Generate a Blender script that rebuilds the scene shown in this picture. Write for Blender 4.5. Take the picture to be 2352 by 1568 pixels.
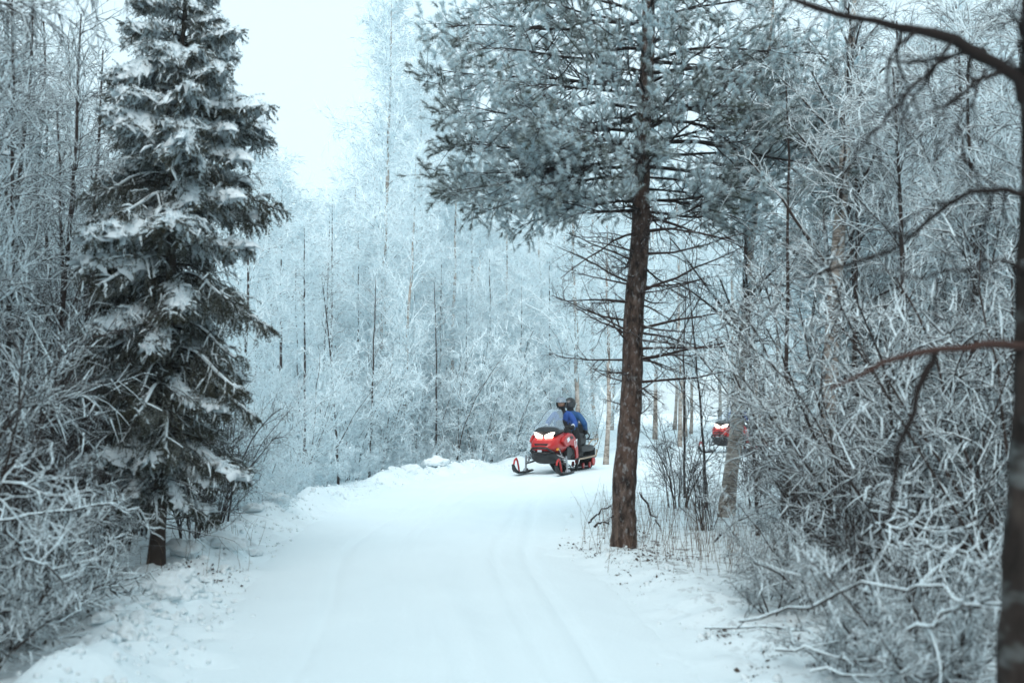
import bpy, bmesh, math, random
import numpy as np
from mathutils import Vector, Matrix

# ------------------------------------------------------------------ camera, sky, sun, exposure
for o in list(bpy.data.objects): bpy.data.objects.remove(o)
SC = bpy.context.scene
COL = SC.collection
R = math.radians
F, CX, CY = 2287.0, 1176.0, 784.0          # focal length and centre of the picture, in pixels of a 2352-wide copy
EYE = 1.6
PITCH = math.atan((927 - CY) / F)
cd = bpy.data.cameras.new('camera'); cam = bpy.data.objects.new('camera', cd); COL.objects.link(cam)
cd.sensor_width = 36; cd.lens = 36 * F / 2352; cd.clip_start = 0.05; cd.clip_end = 2000
cam.location = (0, 0, EYE); cam.rotation_euler = (R(90) + PITCH, 0, 0)
cd.dof.use_dof = True; cd.dof.focus_distance = 22.5; cd.dof.aperture_fstop = 1.7
SC.camera = cam

SUN_EL, SUN_AZ = R(40), R(190)              # azimuth measured from +Y (ahead of the camera) towards +X
W = bpy.data.worlds.new('World'); SC.world = W; W.use_nodes = True
nt = W.node_tree; nt.nodes.clear()
wo = nt.nodes.new('ShaderNodeOutputWorld'); bg = nt.nodes.new('ShaderNodeBackground')
sky = nt.nodes.new('ShaderNodeTexSky'); sky.sky_type = 'NISHITA'; sky.sun_disc = False
sky.sun_elevation = SUN_EL; sky.sun_rotation = SUN_AZ
mx = nt.nodes.new('ShaderNodeMix'); mx.data_type = 'RGBA'
mx.inputs['Factor'].default_value = 0.9     # closed cloud cover over the clear sky
mx.inputs['B'].default_value = (7.05, 9.1, 10.0, 1)
nt.links.new(sky.outputs['Color'], mx.inputs['A'])
nt.links.new(mx.outputs['Result'], bg.inputs['Color'])
bg.inputs['Strength'].default_value = 0.075
nt.links.new(bg.outputs['Background'], wo.inputs['Surface'])

sd = bpy.data.lights.new('sun', 'SUN'); sd.energy = 1.5; sd.angle = R(50); sd.color = (1.0, 0.98, 0.95)
sun = bpy.data.objects.new('sun', sd); COL.objects.link(sun)
sdir = Vector((math.sin(SUN_AZ) * math.cos(SUN_EL), math.cos(SUN_AZ) * math.cos(SUN_EL), math.sin(SUN_EL)))
sun.rotation_euler = sdir.to_track_quat('Z', 'Y').to_euler(); sun.location = (0, 0, 30)

SC.view_settings.view_transform = 'Standard'; SC.view_settings.look = 'None'
SC.view_settings.exposure = 0.88; SC.view_settings.gamma = 1.0; SC.view_settings.use_curve_mapping = False
SC.render.engine = 'CYCLES'
cy = SC.cycles
cy.max_bounces = 8; cy.diffuse_bounces = 7; cy.glossy_bounces = 2; cy.transmission_bounces = 4
cy.transparent_max_bounces = 8; cy.volume_bounces = 0
cy.use_denoising = True
try:
    cy.denoiser = 'OPENIMAGEDENOISE'; cy.denoising_input_passes = 'RGB_ALBEDO_NORMAL'; cy.denoising_prefilter = 'ACCURATE'
except Exception: pass
cy.caustics_reflective = False; cy.caustics_refractive = False

RNG = np.random.default_rng(7)
random.seed(7)

# ------------------------------------------------------------------ helpers
def px(x, y, Y):
    """world point on the line of sight of picture point (x, y) at distance Y ahead"""
    u = (x - CX) / F; v = -(y - CY) / F
    dy = math.cos(PITCH) - math.sin(PITCH) * v; dz = math.sin(PITCH) + math.cos(PITCH) * v
    k = Y / dy
    return np.array((u * k, Y, EYE + dz * k))
def gx(x, Y): return (x - CX) / F * Y

def norm(a): return a / np.maximum(np.linalg.norm(a, axis=-1, keepdims=True), 1e-9)

class Geo:
    """collects vertices and faces, links them as one mesh"""
    def __init__(s): s.v = []; s.f = []; s.n = 0; s.a = []
    def add(s, V, Fc, mat=0, attr=None):
        V = np.asarray(V, float).reshape(-1, 3); Fc = np.asarray(Fc, int)
        s.v.append(V); s.f.append((Fc + s.n, mat)); s.n += len(V)
        s.a.append(np.full(len(V), 0.5) if attr is None else np.asarray(attr, float).ravel())
        return s
    def mesh(s, name, mats, smooth=True, attr=None):
        me = bpy.data.meshes.new(name)
        V = np.concatenate(s.v); me.vertices.add(len(V)); me.vertices.foreach_set('co', V.astype(np.float32).ravel())
        ls = []; st = []; mi = []; off = 0
        for Fc, m in s.f:
            k = Fc.shape[1]; ls.append(Fc.ravel()); st.append(off + np.arange(len(Fc)) * k); off += len(Fc) * k
            mi.append(np.full(len(Fc), m))
        ls = np.concatenate(ls); st = np.concatenate(st); mi = np.concatenate(mi)
        me.loops.add(len(ls)); me.loops.foreach_set('vertex_index', ls.astype(np.int32))
        me.polygons.add(len(st)); me.polygons.foreach_set('loop_start', st.astype(np.int32))
        me.polygons.foreach_set('material_index', mi.astype(np.int32))
        me.polygons.foreach_set('use_smooth', np.full(len(st), bool(smooth)))
        if attr:
            at = me.attributes.new(attr, 'FLOAT', 'POINT'); at.data.foreach_set('value', np.concatenate(s.a).astype(np.float32))
        for m in mats: me.materials.append(m)
        me.update(calc_edges=True)
        return me
    def build(s, name, mats, parent=None, smooth=True, attr=None):
        return link(name, s.mesh(name, mats if isinstance(mats, (list, tuple)) else [mats], smooth, attr), parent)

def link(name, data, parent=None):
    o = bpy.data.objects.new(name, data); COL.objects.link(o)
    if parent is not None: o.parent = parent
    return o
def tag(o, label=None, cat=None, group=None, kind=None):
    if label: o['label'] = label
    if cat: o['category'] = cat
    if group: o['group'] = group
    if kind: o['kind'] = kind
    return o
def empty(name, loc=(0, 0, 0), rz=0.0, scale=1.0):
    o = link(name, None); o.location = loc; o.rotation_euler = (0, 0, rz)
    o.scale = (scale,) * 3 if np.isscalar(scale) else scale
    o.empty_display_size = 0.2
    return o
def copy_tree(o, parent=None):
    c = o.copy(); COL.objects.link(c); c.parent = parent
    for ch in list(o.children): copy_tree(ch, c)
    return c

def tube(P, Rr, S=3, wob=0.0, rng=RNG):
    """P (N,K,3) polylines, Rr (N,K) radii -> vertices, quads"""
    P = np.asarray(P, float); Rr = np.asarray(Rr, float)
    N, K, _ = P.shape
    T = norm(np.gradient(P, axis=1))
    ref = np.where(np.abs(norm(P[:, -1] - P[:, 0])[:, 2:3]) > 0.8, np.array([[1., 0.13, 0]]), np.array([[0., 0, 1]]))[:, None, :]
    U = norm(np.cross(T, ref)); Vv = np.cross(T, U)
    a = np.arange(S) * 2 * np.pi / S + np.pi / 2
    rr = Rr[:, :, None, None]
    if wob: rr = rr * (1 + wob * rng.standard_normal((N, K, S, 1)))
    ring = P[:, :, None, :] + rr * (np.cos(a)[None, None, :, None] * U[:, :, None, :] + np.sin(a)[None, None, :, None] * Vv[:, :, None, :])
    base = (np.arange(N) * K * S)[:, None, None] + (np.arange(K - 1) * S)[None, :, None] + np.arange(S)[None, None, :]
    nxt = (np.arange(N) * K * S)[:, None, None] + (np.arange(K - 1) * S)[None, :, None] + ((np.arange(S) + 1) % S)[None, None, :]
    Q = np.stack([base, nxt, nxt + S, base + S], -1).reshape(-1, 4)
    return ring.reshape(-1, 3), Q

def grow(rng, P, Rr, n, t0, t1, ang, length, K, rr, up=0.0, droop=0.0, jit=0.12, rmin=0.004, tip=0.35, flat=None):
    """children polylines sprouting from the parents P (N,K0,3)"""
    N, K0, _ = P.shape
    idx = np.repeat(np.arange(N), n); M = len(idx)
    t = t0 + (t1 - t0) * ((np.tile(np.arange(n), N) + rng.random(M)) / n)
    s = t * (K0 - 1); i = np.minimum(s.astype(int), K0 - 2); f = (s - i)[:, None]
    pos = P[idx, i] * (1 - f) + P[idx, i + 1] * f
    tan = norm(P[idx, i + 1] - P[idx, i])
    pr = Rr[idx, i] * (1 - f[:, 0]) + Rr[idx, i + 1] * f[:, 0]
    q = rng.standard_normal((M, 3))
    if flat is not None: q[:, 2] *= flat
    q = norm(q - (q * tan).sum(1, keepdims=True) * tan)
    a = np.radians(ang[0] + (ang[1] - ang[0]) * rng.random(M))[:, None]
    d = norm(np.cos(a) * tan + np.sin(a) * q + np.array([0, 0, up]))
    plen = np.linalg.norm(np.diff(P, axis=1), axis=2).sum(1)[idx]
    L = length(t, plen) * (0.65 + 0.6 * rng.random(M))
    step = (L / (K - 1))[:, None]
    out = np.empty((M, K, 3)); out[:, 0] = pos
    for k in range(1, K):
        out[:, k] = out[:, k - 1] + d * step
        d = norm(d + jit * rng.standard_normal((M, 3)) + np.array([0, 0, -droop]))
    r0 = np.maximum(pr * rr, rmin * (0.55 + 0.75 * rng.random(M) ** 1.5))
    tp = np.linspace(1, tip, K)[None, :]
    return out, np.maximum(r0[:, None] * tp, rmin * 0.25)

class Noise:
    def __init__(s, seed): s.g = np.random.default_rng(seed).random((64, 64)) * 2 - 1
    def __call__(s, x, y):
        xi = np.floor(x).astype(int); yi = np.floor(y).astype(int); fx = x - xi; fy = y - yi
        fx = fx * fx * (3 - 2 * fx); fy = fy * fy * (3 - 2 * fy)
        g = s.g; a = g[xi % 64, yi % 64]; b = g[(xi + 1) % 64, yi % 64]; c = g[xi % 64, (yi + 1) % 64]; d = g[(xi + 1) % 64, (yi + 1) % 64]
        return (a * (1 - fx) + b * fx) * (1 - fy) + (c * (1 - fx) + d * fx) * fy
NZ = Noise(3); NZ2 = Noise(11)

# ------------------------------------------------------------------ materials
def mat(name, col, rough=0.6, metal=0.0, spec=0.5):
    m = bpy.data.materials.new(name); m.use_nodes = True
    b = m.node_tree.nodes['Principled BSDF']
    b.inputs['Base Color'].default_value = (*col, 1); b.inputs['Roughness'].default_value = rough
    b.inputs['Metallic'].default_value = metal; b.inputs['Specular IOR Level'].default_value = spec
    return m, m.node_tree, b
def nd(t, kind, **kw):
    n = t.nodes.new(kind)
    for k, v in kw.items():
        if k in n.inputs: n.inputs[k].default_value = v
        else: setattr(n, k, v)
    return n
def mixcol(t, fac, A, B):
    m = t.nodes.new('ShaderNodeMix'); m.data_type = 'RGBA'
    for k, v in (('Factor', fac), ('A', A), ('B', B)):
        if isinstance(v, bpy.types.NodeSocket): t.links.new(v, m.inputs[k])
        else: m.inputs[k].default_value = v if k == 'Factor' else (*v, 1)
    return m.outputs['Result']
def math_(t, op, a, b=0.0, clamp=False):
    m = t.nodes.new('ShaderNodeMath'); m.operation = op; m.use_clamp = clamp
    for k, v in ((0, a), (1, b)):
        if isinstance(v, bpy.types.NodeSocket): t.links.new(v, m.inputs[k])
        else: m.inputs[k].default_value = v
    return m.outputs[0]
def ramp(t, fac, stops):
    r = t.nodes.new('ShaderNodeValToRGB'); t.links.new(fac, r.inputs['Fac'])
    while len(r.color_ramp.elements) < len(stops): r.color_ramp.elements.new(0.5)
    for e, (p, c) in zip(r.color_ramp.elements, stops):
        e.position = p; e.color = (*c, 1) if not np.isscalar(c) else (c, c, c, 1)
    return r.outputs['Color']
def noise(t, scale, detail=3.0, coord='Object', stretch=(1, 1, 1), rough=0.55):
    tc = t.nodes.new('ShaderNodeTexCoord'); mp = t.nodes.new('ShaderNodeMapping'); mp.inputs['Scale'].default_value = stretch
    t.links.new(tc.outputs[coord], mp.inputs['Vector'])
    n = nd(t, 'ShaderNodeTexNoise'); n.inputs['Scale'].default_value = scale; n.inputs['Detail'].default_value = detail
    n.inputs['Roughness'].default_value = rough
    t.links.new(mp.outputs['Vector'], n.inputs['Vector'])
    return n.outputs['Fac']
def bump(t, b, h, strength=0.4, dist=0.02):
    n = t.nodes.new('ShaderNodeBump'); n.inputs['Strength'].default_value = strength; n.inputs['Distance'].default_value = dist
    t.links.new(h, n.inputs['Height']); t.links.new(n.outputs['Normal'], b.inputs['Normal'])
def normal_z(t):
    g = t.nodes.new('ShaderNodeNewGeometry'); s = t.nodes.new('ShaderNodeSeparateXYZ')
    t.links.new(g.outputs['Normal'], s.inputs[0]); return s.outputs['Z']

SNOW = (0.82, 0.90, 0.93)
FROST = (0.83, 0.93, 0.965)
def frosted(name, bark, level, soft=0.35, nscale=9.0, frost=FROST, rough=0.85):
    """bark with rime lying on its upper sides; level -1 none .. 1 all round"""
    m, t, b = mat(name, bark, rough, spec=0.2)
    nz = normal_z(t); n1 = noise(t, nscale, 2.0)
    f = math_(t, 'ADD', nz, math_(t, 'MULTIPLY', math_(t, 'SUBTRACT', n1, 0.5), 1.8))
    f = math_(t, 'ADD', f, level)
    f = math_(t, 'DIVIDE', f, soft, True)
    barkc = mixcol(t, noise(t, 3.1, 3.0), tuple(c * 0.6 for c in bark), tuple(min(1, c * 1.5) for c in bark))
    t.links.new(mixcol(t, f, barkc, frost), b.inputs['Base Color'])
    return m
M = {}
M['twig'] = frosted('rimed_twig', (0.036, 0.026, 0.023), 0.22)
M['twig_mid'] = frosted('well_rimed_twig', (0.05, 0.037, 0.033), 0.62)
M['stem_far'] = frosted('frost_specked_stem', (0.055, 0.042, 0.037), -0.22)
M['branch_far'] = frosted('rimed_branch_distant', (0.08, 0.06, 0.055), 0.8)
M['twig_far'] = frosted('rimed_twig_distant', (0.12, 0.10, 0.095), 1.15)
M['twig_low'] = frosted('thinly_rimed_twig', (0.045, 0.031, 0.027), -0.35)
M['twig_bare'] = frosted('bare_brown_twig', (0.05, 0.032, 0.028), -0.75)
M['branch'] = frosted('rimed_branch', (0.05, 0.037, 0.032), -0.05)
M['branch_bare'] = frosted('dark_branch', (0.024, 0.018, 0.0165), -0.85, 0.4, 14.0)
M['stem'] = frosted('dark_stem_bark', (0.045, 0.033, 0.029), -0.7)
M['fat_rime'] = frosted('thick_rime_branch', (0.04, 0.029, 0.025), -0.02, 0.3, 14.0)

def birch_bark():
    m, t, b = mat('birch_bark', (0.5, 0.45, 0.4), 0.75, spec=0.2)
    n1 = noise(t, 6.0, 4.0, stretch=(1, 1, 3.5)); n2 = noise(t, 1.6, 3.0)
    c = ramp(t, n1, [(0.30, (0.035, 0.026, 0.022)), (0.42, (0.15, 0.115, 0.095)), (0.52, (0.43, 0.38, 0.335)), (0.75, (0.62, 0.58, 0.53))])
    d = ramp(t, n2, [(0.36, (0.09, 0.07, 0.055)), (0.5, (0.33, 0.27, 0.225)), (0.62, (0.6, 0.56, 0.52))])
    t.links.new(mixcol(t, 0.45, c, d), b.inputs['Base Color']); bump(t, b, n1, 0.5, 0.01)
    return m
M['birch'] = birch_bark()
def pine_bark():
    m, t, b = mat('pine_bark', (0.12, 0.07, 0.05), 0.9, spec=0.15)
    n1 = noise(t, 18.0, 6.0, stretch=(1, 1, 0.38), rough=0.68); n2 = noise(t, 2.2, 2.0); n3 = noise(t, 26, 5.0, stretch=(1, 1, .6))
    c = ramp(t, n1, [(0.36, (0.012, 0.009, 0.008)), (0.5, (0.070, 0.048, 0.039)), (0.66, (0.16, 0.115, 0.095))])
    c2 = mixcol(t, ramp(t, n2, [(0.45, 0.0), (0.7, 0.5)]), c, (0.13, 0.072, 0.052))
    fr = math_(t, 'MULTIPLY', ramp(t, n3, [(0.56, 0.0), (0.68, 1.0)]), 0.34)
    t.links.new(mixcol(t, fr, c2, (0.5, 0.53, 0.55)), b.inputs['Base Color']); bump(t, b, n1, 0.9, 0.03)
    return m
M['pine_bark'] = pine_bark()
M['spruce_bark'] = frosted('spruce_bark', (0.05, 0.036, 0.03), -0.8, 0.4, 22.0)
def near_bark():
    m, t, b = mat('rough_near_bark', (0.1, 0.08, 0.07), 0.9, spec=0.15)
    n1 = noise(t, 9.0, 5.0, stretch=(1, 1, 0.5)); n2 = noise(t, 3.5, 3.0, stretch=(1, 1, 1.6))
    c = ramp(t, n1, [(0.35, (0.010, 0.008, 0.007)), (0.6, (0.040, 0.030, 0.026)), (0.75, (0.07, 0.055, 0.047))])
    t.links.new(mixcol(t, ramp(t, n2, [(0.55, 0.0), (0.66, 0.4)]), c, (0.28, 0.31, 0.31)), b.inputs['Base Color']); bump(t, b, n1, 0.8, 0.02)
    return m
M['near_bark'] = near_bark()
def needle(name, dark, frost, k=1.0):
    m, t, b = mat(name, dark, 0.75, spec=0.2)
    at = t.nodes.new('ShaderNodeAttribute'); at.attribute_name = 'frost'
    n1 = noise(t, 3.0, 3.0)
    f = math_(t, 'ADD', at.outputs['Fac'], math_(t, 'MULTIPLY', math_(t, 'SUBTRACT', n1, 0.5), k), True)
    dk = mixcol(t, noise(t, 1.3, 2.0), tuple(c * 0.65 for c in dark), tuple(c * 1.4 for c in dark))
    t.links.new(mixcol(t, f, dk, frost), b.inputs['Base Color'])
    return m
M['spruce_needle'] = needle('spruce_needles', (0.045, 0.042, 0.024), (0.55, 0.60, 0.60))
M['pine_needle'] = needle('pine_needles', (0.045, 0.055, 0.034), (0.76, 0.88, 0.92))
def snow(name, col=SNOW, dirt=0.0, litter=0.0):
    m, t, b = mat(name, col, 0.8, spec=0.25)
    n1 = noise(t, 1.1, 4.0, 'Object'); n2 = noise(t, 22.0, 4.0, 'Object'); n3 = noise(t, 140.0, 2.0, 'Object')
    c = mixcol(t, n1, tuple(v * 0.96 for v in col), tuple(min(0.95, v * 1.03) for v in col))
    if dirt:
        f = math_(t, 'MULTIPLY', ramp(t, noise(t, 3.2, 5.0), [(0.5, 0.0), (0.72, 1.0)]), dirt)
        c = mixcol(t, f, c, (0.55, 0.50, 0.40))
    if litter:
        at = t.nodes.new('ShaderNodeAttribute'); at.attribute_name = 'frost'
        g = math_(t, 'MULTIPLY', ramp(t, noise(t, 7.0, 6.0, rough=0.7), [(0.53, 0.0), (0.6, 1.0)]), at.outputs['Fac'])
        c = mixcol(t, math_(t, 'MULTIPLY', g, litter), c, (0.07, 0.05, 0.04))
    t.links.new(c, b.inputs['Base Color'])
    h = math_(t, 'ADD', math_(t, 'MULTIPLY', n2, 1.0), math_(t, 'MULTIPLY', n3, 0.25)); bump(t, b, h, 0.28, 0.02)
    return m
M['snow_ground'] = snow('forest_snow', litter=0.85)
M['snow_trail'] = snow('packed_trail_snow')
M['snow_lump'] = snow('ploughed_snow', (0.81, 0.87, 0.89), dirt=0.18)
M['snow_pad'] = snow('bough_snow', (0.80, 0.87, 0.90))
M['litter'] = mat('dead_leaf', (0.06, 0.04, 0.03), 0.9)[0]
M['straw'] = mat('dry_stalk', (0.16, 0.11, 0.075), 0.9)[0]

# ------------------------------------------------------------------ terrain
ctrl = np.array([(-.3, -25, 1.6), (-.3, -6, 1.6), (-.3, 3, 1.6), (-.36, 5.7, 1.62), (-.6, 8.1, 1.72), (-.98, 11.2, 1.78), (-.9, 14.5, 1.9), (-.55, 18, 2.05), (.25, 21.2, 2.1), (1.8, 24.0, 2.0),
                 (4.4, 27.6, 1.9), (7.2, 31.8, 1.8), (11, 36.5, 1.8), (18, 43, 1.8), (30, 52, 1.8), (50, 64, 1.8)])
def spline(C, n=24):
    out = []
    for i in range(1, len(C) - 2):
        p0, p1, p2, p3 = C[i - 1:i + 3]
        for t in np.linspace(0, 1, n, endpoint=False):
            out.append(0.5 * ((2 * p1) + (-p0 + p2) * t + (2 * p0 - 5 * p1 + 4 * p2 - p3) * t * t + (-p0 + 3 * p1 - 3 * p2 + p3) * t ** 3))
    out.append(C[-2]); return np.array(out)
PATH = spline(ctrl)
PT = norm(np.gradient(PATH[:, :2], axis=0)); PN = np.stack([PT[:, 1], -PT[:, 0]], 1)     # PN points to the right of travel
def trail_e(x, y):
    """signed offset from the centre line and half width at the nearest path point"""
    x = np.atleast_1d(x).astype(float); y = np.atleast_1d(y).astype(float)
    s = np.empty(len(x)); hw = np.empty(len(x))
    for a in range(0, len(x), 4000):
        b = slice(a, a + 4000)
        d2 = (x[b, None] - PATH[None, :, 0]) ** 2 + (y[b, None] - PATH[None, :, 1]) ** 2
        j = d2.argmin(1)
        s[b] = (x[b] - PATH[j, 0]) * PN[j, 0] + (y[b] - PATH[j, 1]) * PN[j, 1]
        sg = np.sign(s[b]); s[b] = np.where(sg == 0, 1, sg) * np.sqrt(d2[np.arange(len(j)), j]); hw[b] = PATH[j, 2]
    return s, hw
def height(x, y, dip=True):
    x = np.atleast_1d(x).astype(float); y = np.atleast_1d(y).astype(float)
    s, hw = trail_e(x, y); e = np.abs(s) - hw - 0.22 * NZ(x * 0.6, y * 0.6) - 0.1 * NZ2(x * 2.1, y * 2.1)
    left = s < 0
    berm = np.where(left, 0.22, 0.06) * np.exp(-((e - 0.38) / 0.34) ** 2)
    berm = berm * (0.75 + 0.6 * NZ(x * 1.3 + 9, y * 1.3))
    off = 1 / (1 + np.exp(-(e - 0.05) / 0.10))
    wood = 0.05 * NZ(x * 0.45 + 3, y * 0.45) + 0.035 * NZ2(x * 1.7, y * 1.7) + 0.018 * NZ(x * 5.2, y * 5.2) + 0.01 * NZ2(x * 11, y * 11)
    rough = np.where(left, 1.7, 1.0) * (0.028 * NZ2(x * 6.1, y * 6.1) + 0.02 * NZ(x * 12.3, y * 12.3)) * np.exp(-((e - 0.15) / 0.5) ** 2)
    slope = np.where(left, -0.10, 0.04) * np.clip((e - 0.8) / 2.5, 0, 1)
    h = off * (wood + slope + 0.02) + berm + rough
    if dip: h = h - 0.05 * (e < -0.25) * np.clip((-0.25 - e) / 0.3, 0, 1)
    return h
def hz(x, y): return float(height(x, y)[0])

def axis(bounds):
    out = []
    for a, b, s in bounds: out += list(np.arange(a, b, s))
    return np.array(out + [bounds[-1][1]])
xs = axis([(-110, -30, 8), (-30, -9, 0.7), (-9, -5, 0.2), (-5, 3.5, 0.08), (3.5, 9, 0.2), (9, 30, 0.7), (30, 110, 8)])
ys = axis([(-50, -4, 3), (-4, 4.4, 0.3), (4.4, 16, 0.085), (16, 30, 0.17), (30, 50, 0.6), (50, 170, 8)])
X, Y = np.meshgrid(xs, ys)
Z = height(X.ravel(), Y.ravel())
nx, ny = len(xs), len(ys)
ii = (np.arange(ny - 1)[:, None] * nx + np.arange(nx - 1)[None, :]).ravel()
s_, hw_ = trail_e(X.ravel(), Y.ravel()); e_ = np.abs(s_) - hw_
lit = np.where(s_ > 0, np.clip((e_ - 0.0) / 0.5, 0, 1) * np.where(e_ < 6, 1, .7), np.clip((e_ - 0.45) / 0.7, 0, 1))
pb = np.array([gx(1440, 11.2), 11.2])
lit = np.clip(lit * (0.55 + 0.6 * np.exp(-((X.ravel() - pb[0]) ** 2 + (Y.ravel() - pb[1] + .3) ** 2) / 0.7)), 0, 1)
g = Geo(); g.add(np.stack([X.ravel(), Y.ravel(), Z], 1), np.stack([ii, ii + 1, ii + 1 + nx, ii + nx], 1), 0, lit)
tag(g.build('ground', M['snow_ground'], attr='frost'), kind='structure')

# trail: packed snow with faint ski and track grooves
lat = np.linspace(-1.12, 1.12, 80)
dense = spline(ctrl, 60)
keep = (dense[:, 1] > -8) & (dense[:, 1] < 46); dense = dense[keep]
DT = norm(np.gradient(dense[:, :2], axis=0)); DN = np.stack([DT[:, 1], -DT[:, 0]], 1)
cum = np.concatenate([[0], np.cumsum(np.linalg.norm(np.diff(dense[:, :2], axis=0), axis=1))])
TX = dense[:, None, 0] + DN[:, None, 0] * lat[None, :] * dense[:, None, 2]; TY = dense[:, None, 1] + DN[:, None, 1] * lat[None, :] * dense[:, None, 2]
off = lat[None, :] * dense[:, None, 2]
gro = np.zeros_like(off)
for c0, w, dp in ((-0.95, .05, .011), (-.05, .05, .010), (0.12, .04, .008), (1.0, .05, .012), (.55, .16, .009), (-.5, .17, .010), (-.28, .04, .008), (.78, .04, .008)):
    wv = c0 + 0.18 * np.sin(cum * 0.23 + c0 * 3)[:, None] + 0.05 * np.sin(cum * 0.71 + c0)[:, None]
    gro -= 2.8 * dp * np.exp(-((off - wv) / w) ** 2)
TZ = 0.006 + gro + 0.010 * NZ(TX * 2.2, TY * 0.9) + 0.004 * NZ2(TX * 9, TY * 5) + 0.02 * NZ(TX * .5, TY * .4)
edge = np.clip((np.abs(lat)[None, :] - 0.86) / 0.26, 0, 1); TZ = TZ - 0.16 * edge ** 1.6
ny, nx = TX.shape
ii = (np.arange(ny - 1)[:, None] * nx + np.arange(nx - 1)[None, :]).ravel()
g = Geo(); g.add(np.stack([TX.ravel(), TY.ravel(), TZ.ravel()], 1), np.stack([ii, ii + 1, ii + 1 + nx, ii + nx], 1))
tag(g.build('snow_trail', M['snow_trail']), kind='structure')

# ------------------------------------------------------------------ plants: the makers
def birch_geo(seed, H, nb, ntw, ntl, rt, spread=0.26, t0=0.2, droop=0.16, rtw=0.008, ang=(30, 60), lean=0.0):
    rng = np.random.default_rng(seed)
    K = 14; z = np.linspace(0, 1, K)
    wob = np.cumsum(rng.standard_normal((K, 2)) * 0.012 * H / 5, axis=0); wob -= wob[0]
    P0 = np.concatenate([wob + np.array([lean, 0]) * (z[:, None] ** 1.3) * H, (z * H)[:, None]], 1)[None]
    R0 = (rt * (1 - z) ** 0.8 + 0.008)[None]; R0[0, 0] *= 1.25
    B, RB = grow(rng, P0, R0, nb, t0, 0.985, ang, lambda t, p: H * spread * (1.12 - t) ** 0.7, 7, 0.42, up=0.35, droop=0.07, jit=0.09, rmin=0.007)
    T, RT = grow(rng, B, RB, ntw, 0.18, 1.0, (25, 60), lambda t, p: 0.16 * p + 0.34, 5, 0.5, up=0.05, droop=droop, jit=0.11, rmin=rtw)
    L, RL = grow(rng, T, RT, ntl, 0.12, 1.0, (25, 65), lambda t, p: 0.34 * p + 0.06, 3, 0.75, droop=droop, jit=0.13, rmin=rtw * 0.85)
    return (P0, R0), (B, RB), (T, RT), (L, RL)
def plant_meshes(levels, trunk_mat, branch_mat, twig_mat, S0=10):
    (P0, R0), (B, RB), (T, RT), (L, RL) = levels
    a = Geo(); a.add(*tube(P0, R0, S0, 0.05)); tm = a.mesh('trunk', [trunk_mat])
    c = Geo(); c.add(*tube(B, RB, 4), 0); c.add(*tube(T, RT, 3), 1); c.add(*tube(L, RL, 3), 1)
    return tm, c.mesh('crown', [branch_mat, twig_mat])
def shrub_geo(seed, ns, H, nb, ntw, ntl, spread=0.35, rs=0.018, rtw=0.007, droop=0.08):
    rng = np.random.default_rng(seed)
    K = 10; az = rng.random(ns) * 2 * np.pi; out = spread * (0.25 + 0.9 * rng.random(ns)); h = H * (0.6 + 0.5 * rng.random(ns))
    P = np.empty((ns, K, 3)); base = 0.16 * np.sqrt(rng.random(ns)) * (1 + H / 4)
    d = norm(np.stack([np.cos(az) * out, np.sin(az) * out, np.ones(ns)], 1))
    P[:, 0] = np.stack([np.cos(az) * base, np.sin(az) * base, np.full(ns, -0.03)], 1)
    for k in range(1, K):
        P[:, k] = P[:, k - 1] + d * (h / (K - 1))[:, None]
        d = norm(d + 0.09 * rng.standard_normal((ns, 3)) + np.stack([np.cos(az), np.sin(az), np.zeros(ns)], 1) * 0.035)
    Rr = (rs * (0.7 + 0.6 * rng.random(ns)))[:, None] * np.linspace(1, 0.3, K)[None]
    B, RB = grow(rng, P, Rr, nb, 0.14, 1.0, (25, 65), lambda t, p: 0.30 * p * (1.1 - 0.6 * t), 6, 0.55, up=0.2, droop=droop * 0.6, jit=0.10, rmin=0.006)
    T, RT = grow(rng, B, RB, ntw, 0.12, 1.0, (25, 65), lambda t, p: 0.42 * p + 0.06, 4, 0.6, up=0.05, droop=droop, jit=0.11, rmin=rtw)
    L, RL = grow(rng, T, RT, ntl, 0.12, 1.0, (25, 65), lambda t, p: 0.45 * p + 0.03, 3, 0.8, droop=droop, jit=0.13, rmin=rtw * 0.85)
    return (P, Rr), (B, RB), (T, RT), (L, RL)

VAR = {}
def variant(kind, i, levels, tm, bm_, wm, S0=8): VAR.setdefault(kind, []).append(plant_meshes(levels, tm, bm_, wm, S0))
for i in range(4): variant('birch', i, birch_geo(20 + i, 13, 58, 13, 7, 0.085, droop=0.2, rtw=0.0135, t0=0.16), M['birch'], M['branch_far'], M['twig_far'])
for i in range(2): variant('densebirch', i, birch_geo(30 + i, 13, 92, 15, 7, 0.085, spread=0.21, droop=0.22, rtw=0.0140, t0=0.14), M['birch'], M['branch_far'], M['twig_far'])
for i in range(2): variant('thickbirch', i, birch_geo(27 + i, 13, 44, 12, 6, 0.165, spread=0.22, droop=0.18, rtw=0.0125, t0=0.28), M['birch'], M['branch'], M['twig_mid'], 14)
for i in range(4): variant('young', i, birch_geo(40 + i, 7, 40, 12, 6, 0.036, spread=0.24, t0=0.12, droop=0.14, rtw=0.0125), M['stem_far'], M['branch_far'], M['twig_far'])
for i in range(4): variant('sapling', i, birch_geo(60 + i, 5, 32, 10, 6, 0.026, spread=0.28, t0=0.1, droop=0.10, rtw=0.0088), M['stem'], M['branch'], M['twig_mid'])
for i in range(4): variant('shrub', i, shrub_geo(80 + i, 7, 3.4, 9, 6, 3, rtw=0.0100), M['stem'], M['fat_rime'], M['twig'])
for i in range(3): variant('shrubfar', i, shrub_geo(90 + i, 9, 3.4, 10, 7, 4, rtw=0.013, rs=0.015), M['branch'], M['fat_rime'], M['twig_far'])
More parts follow.
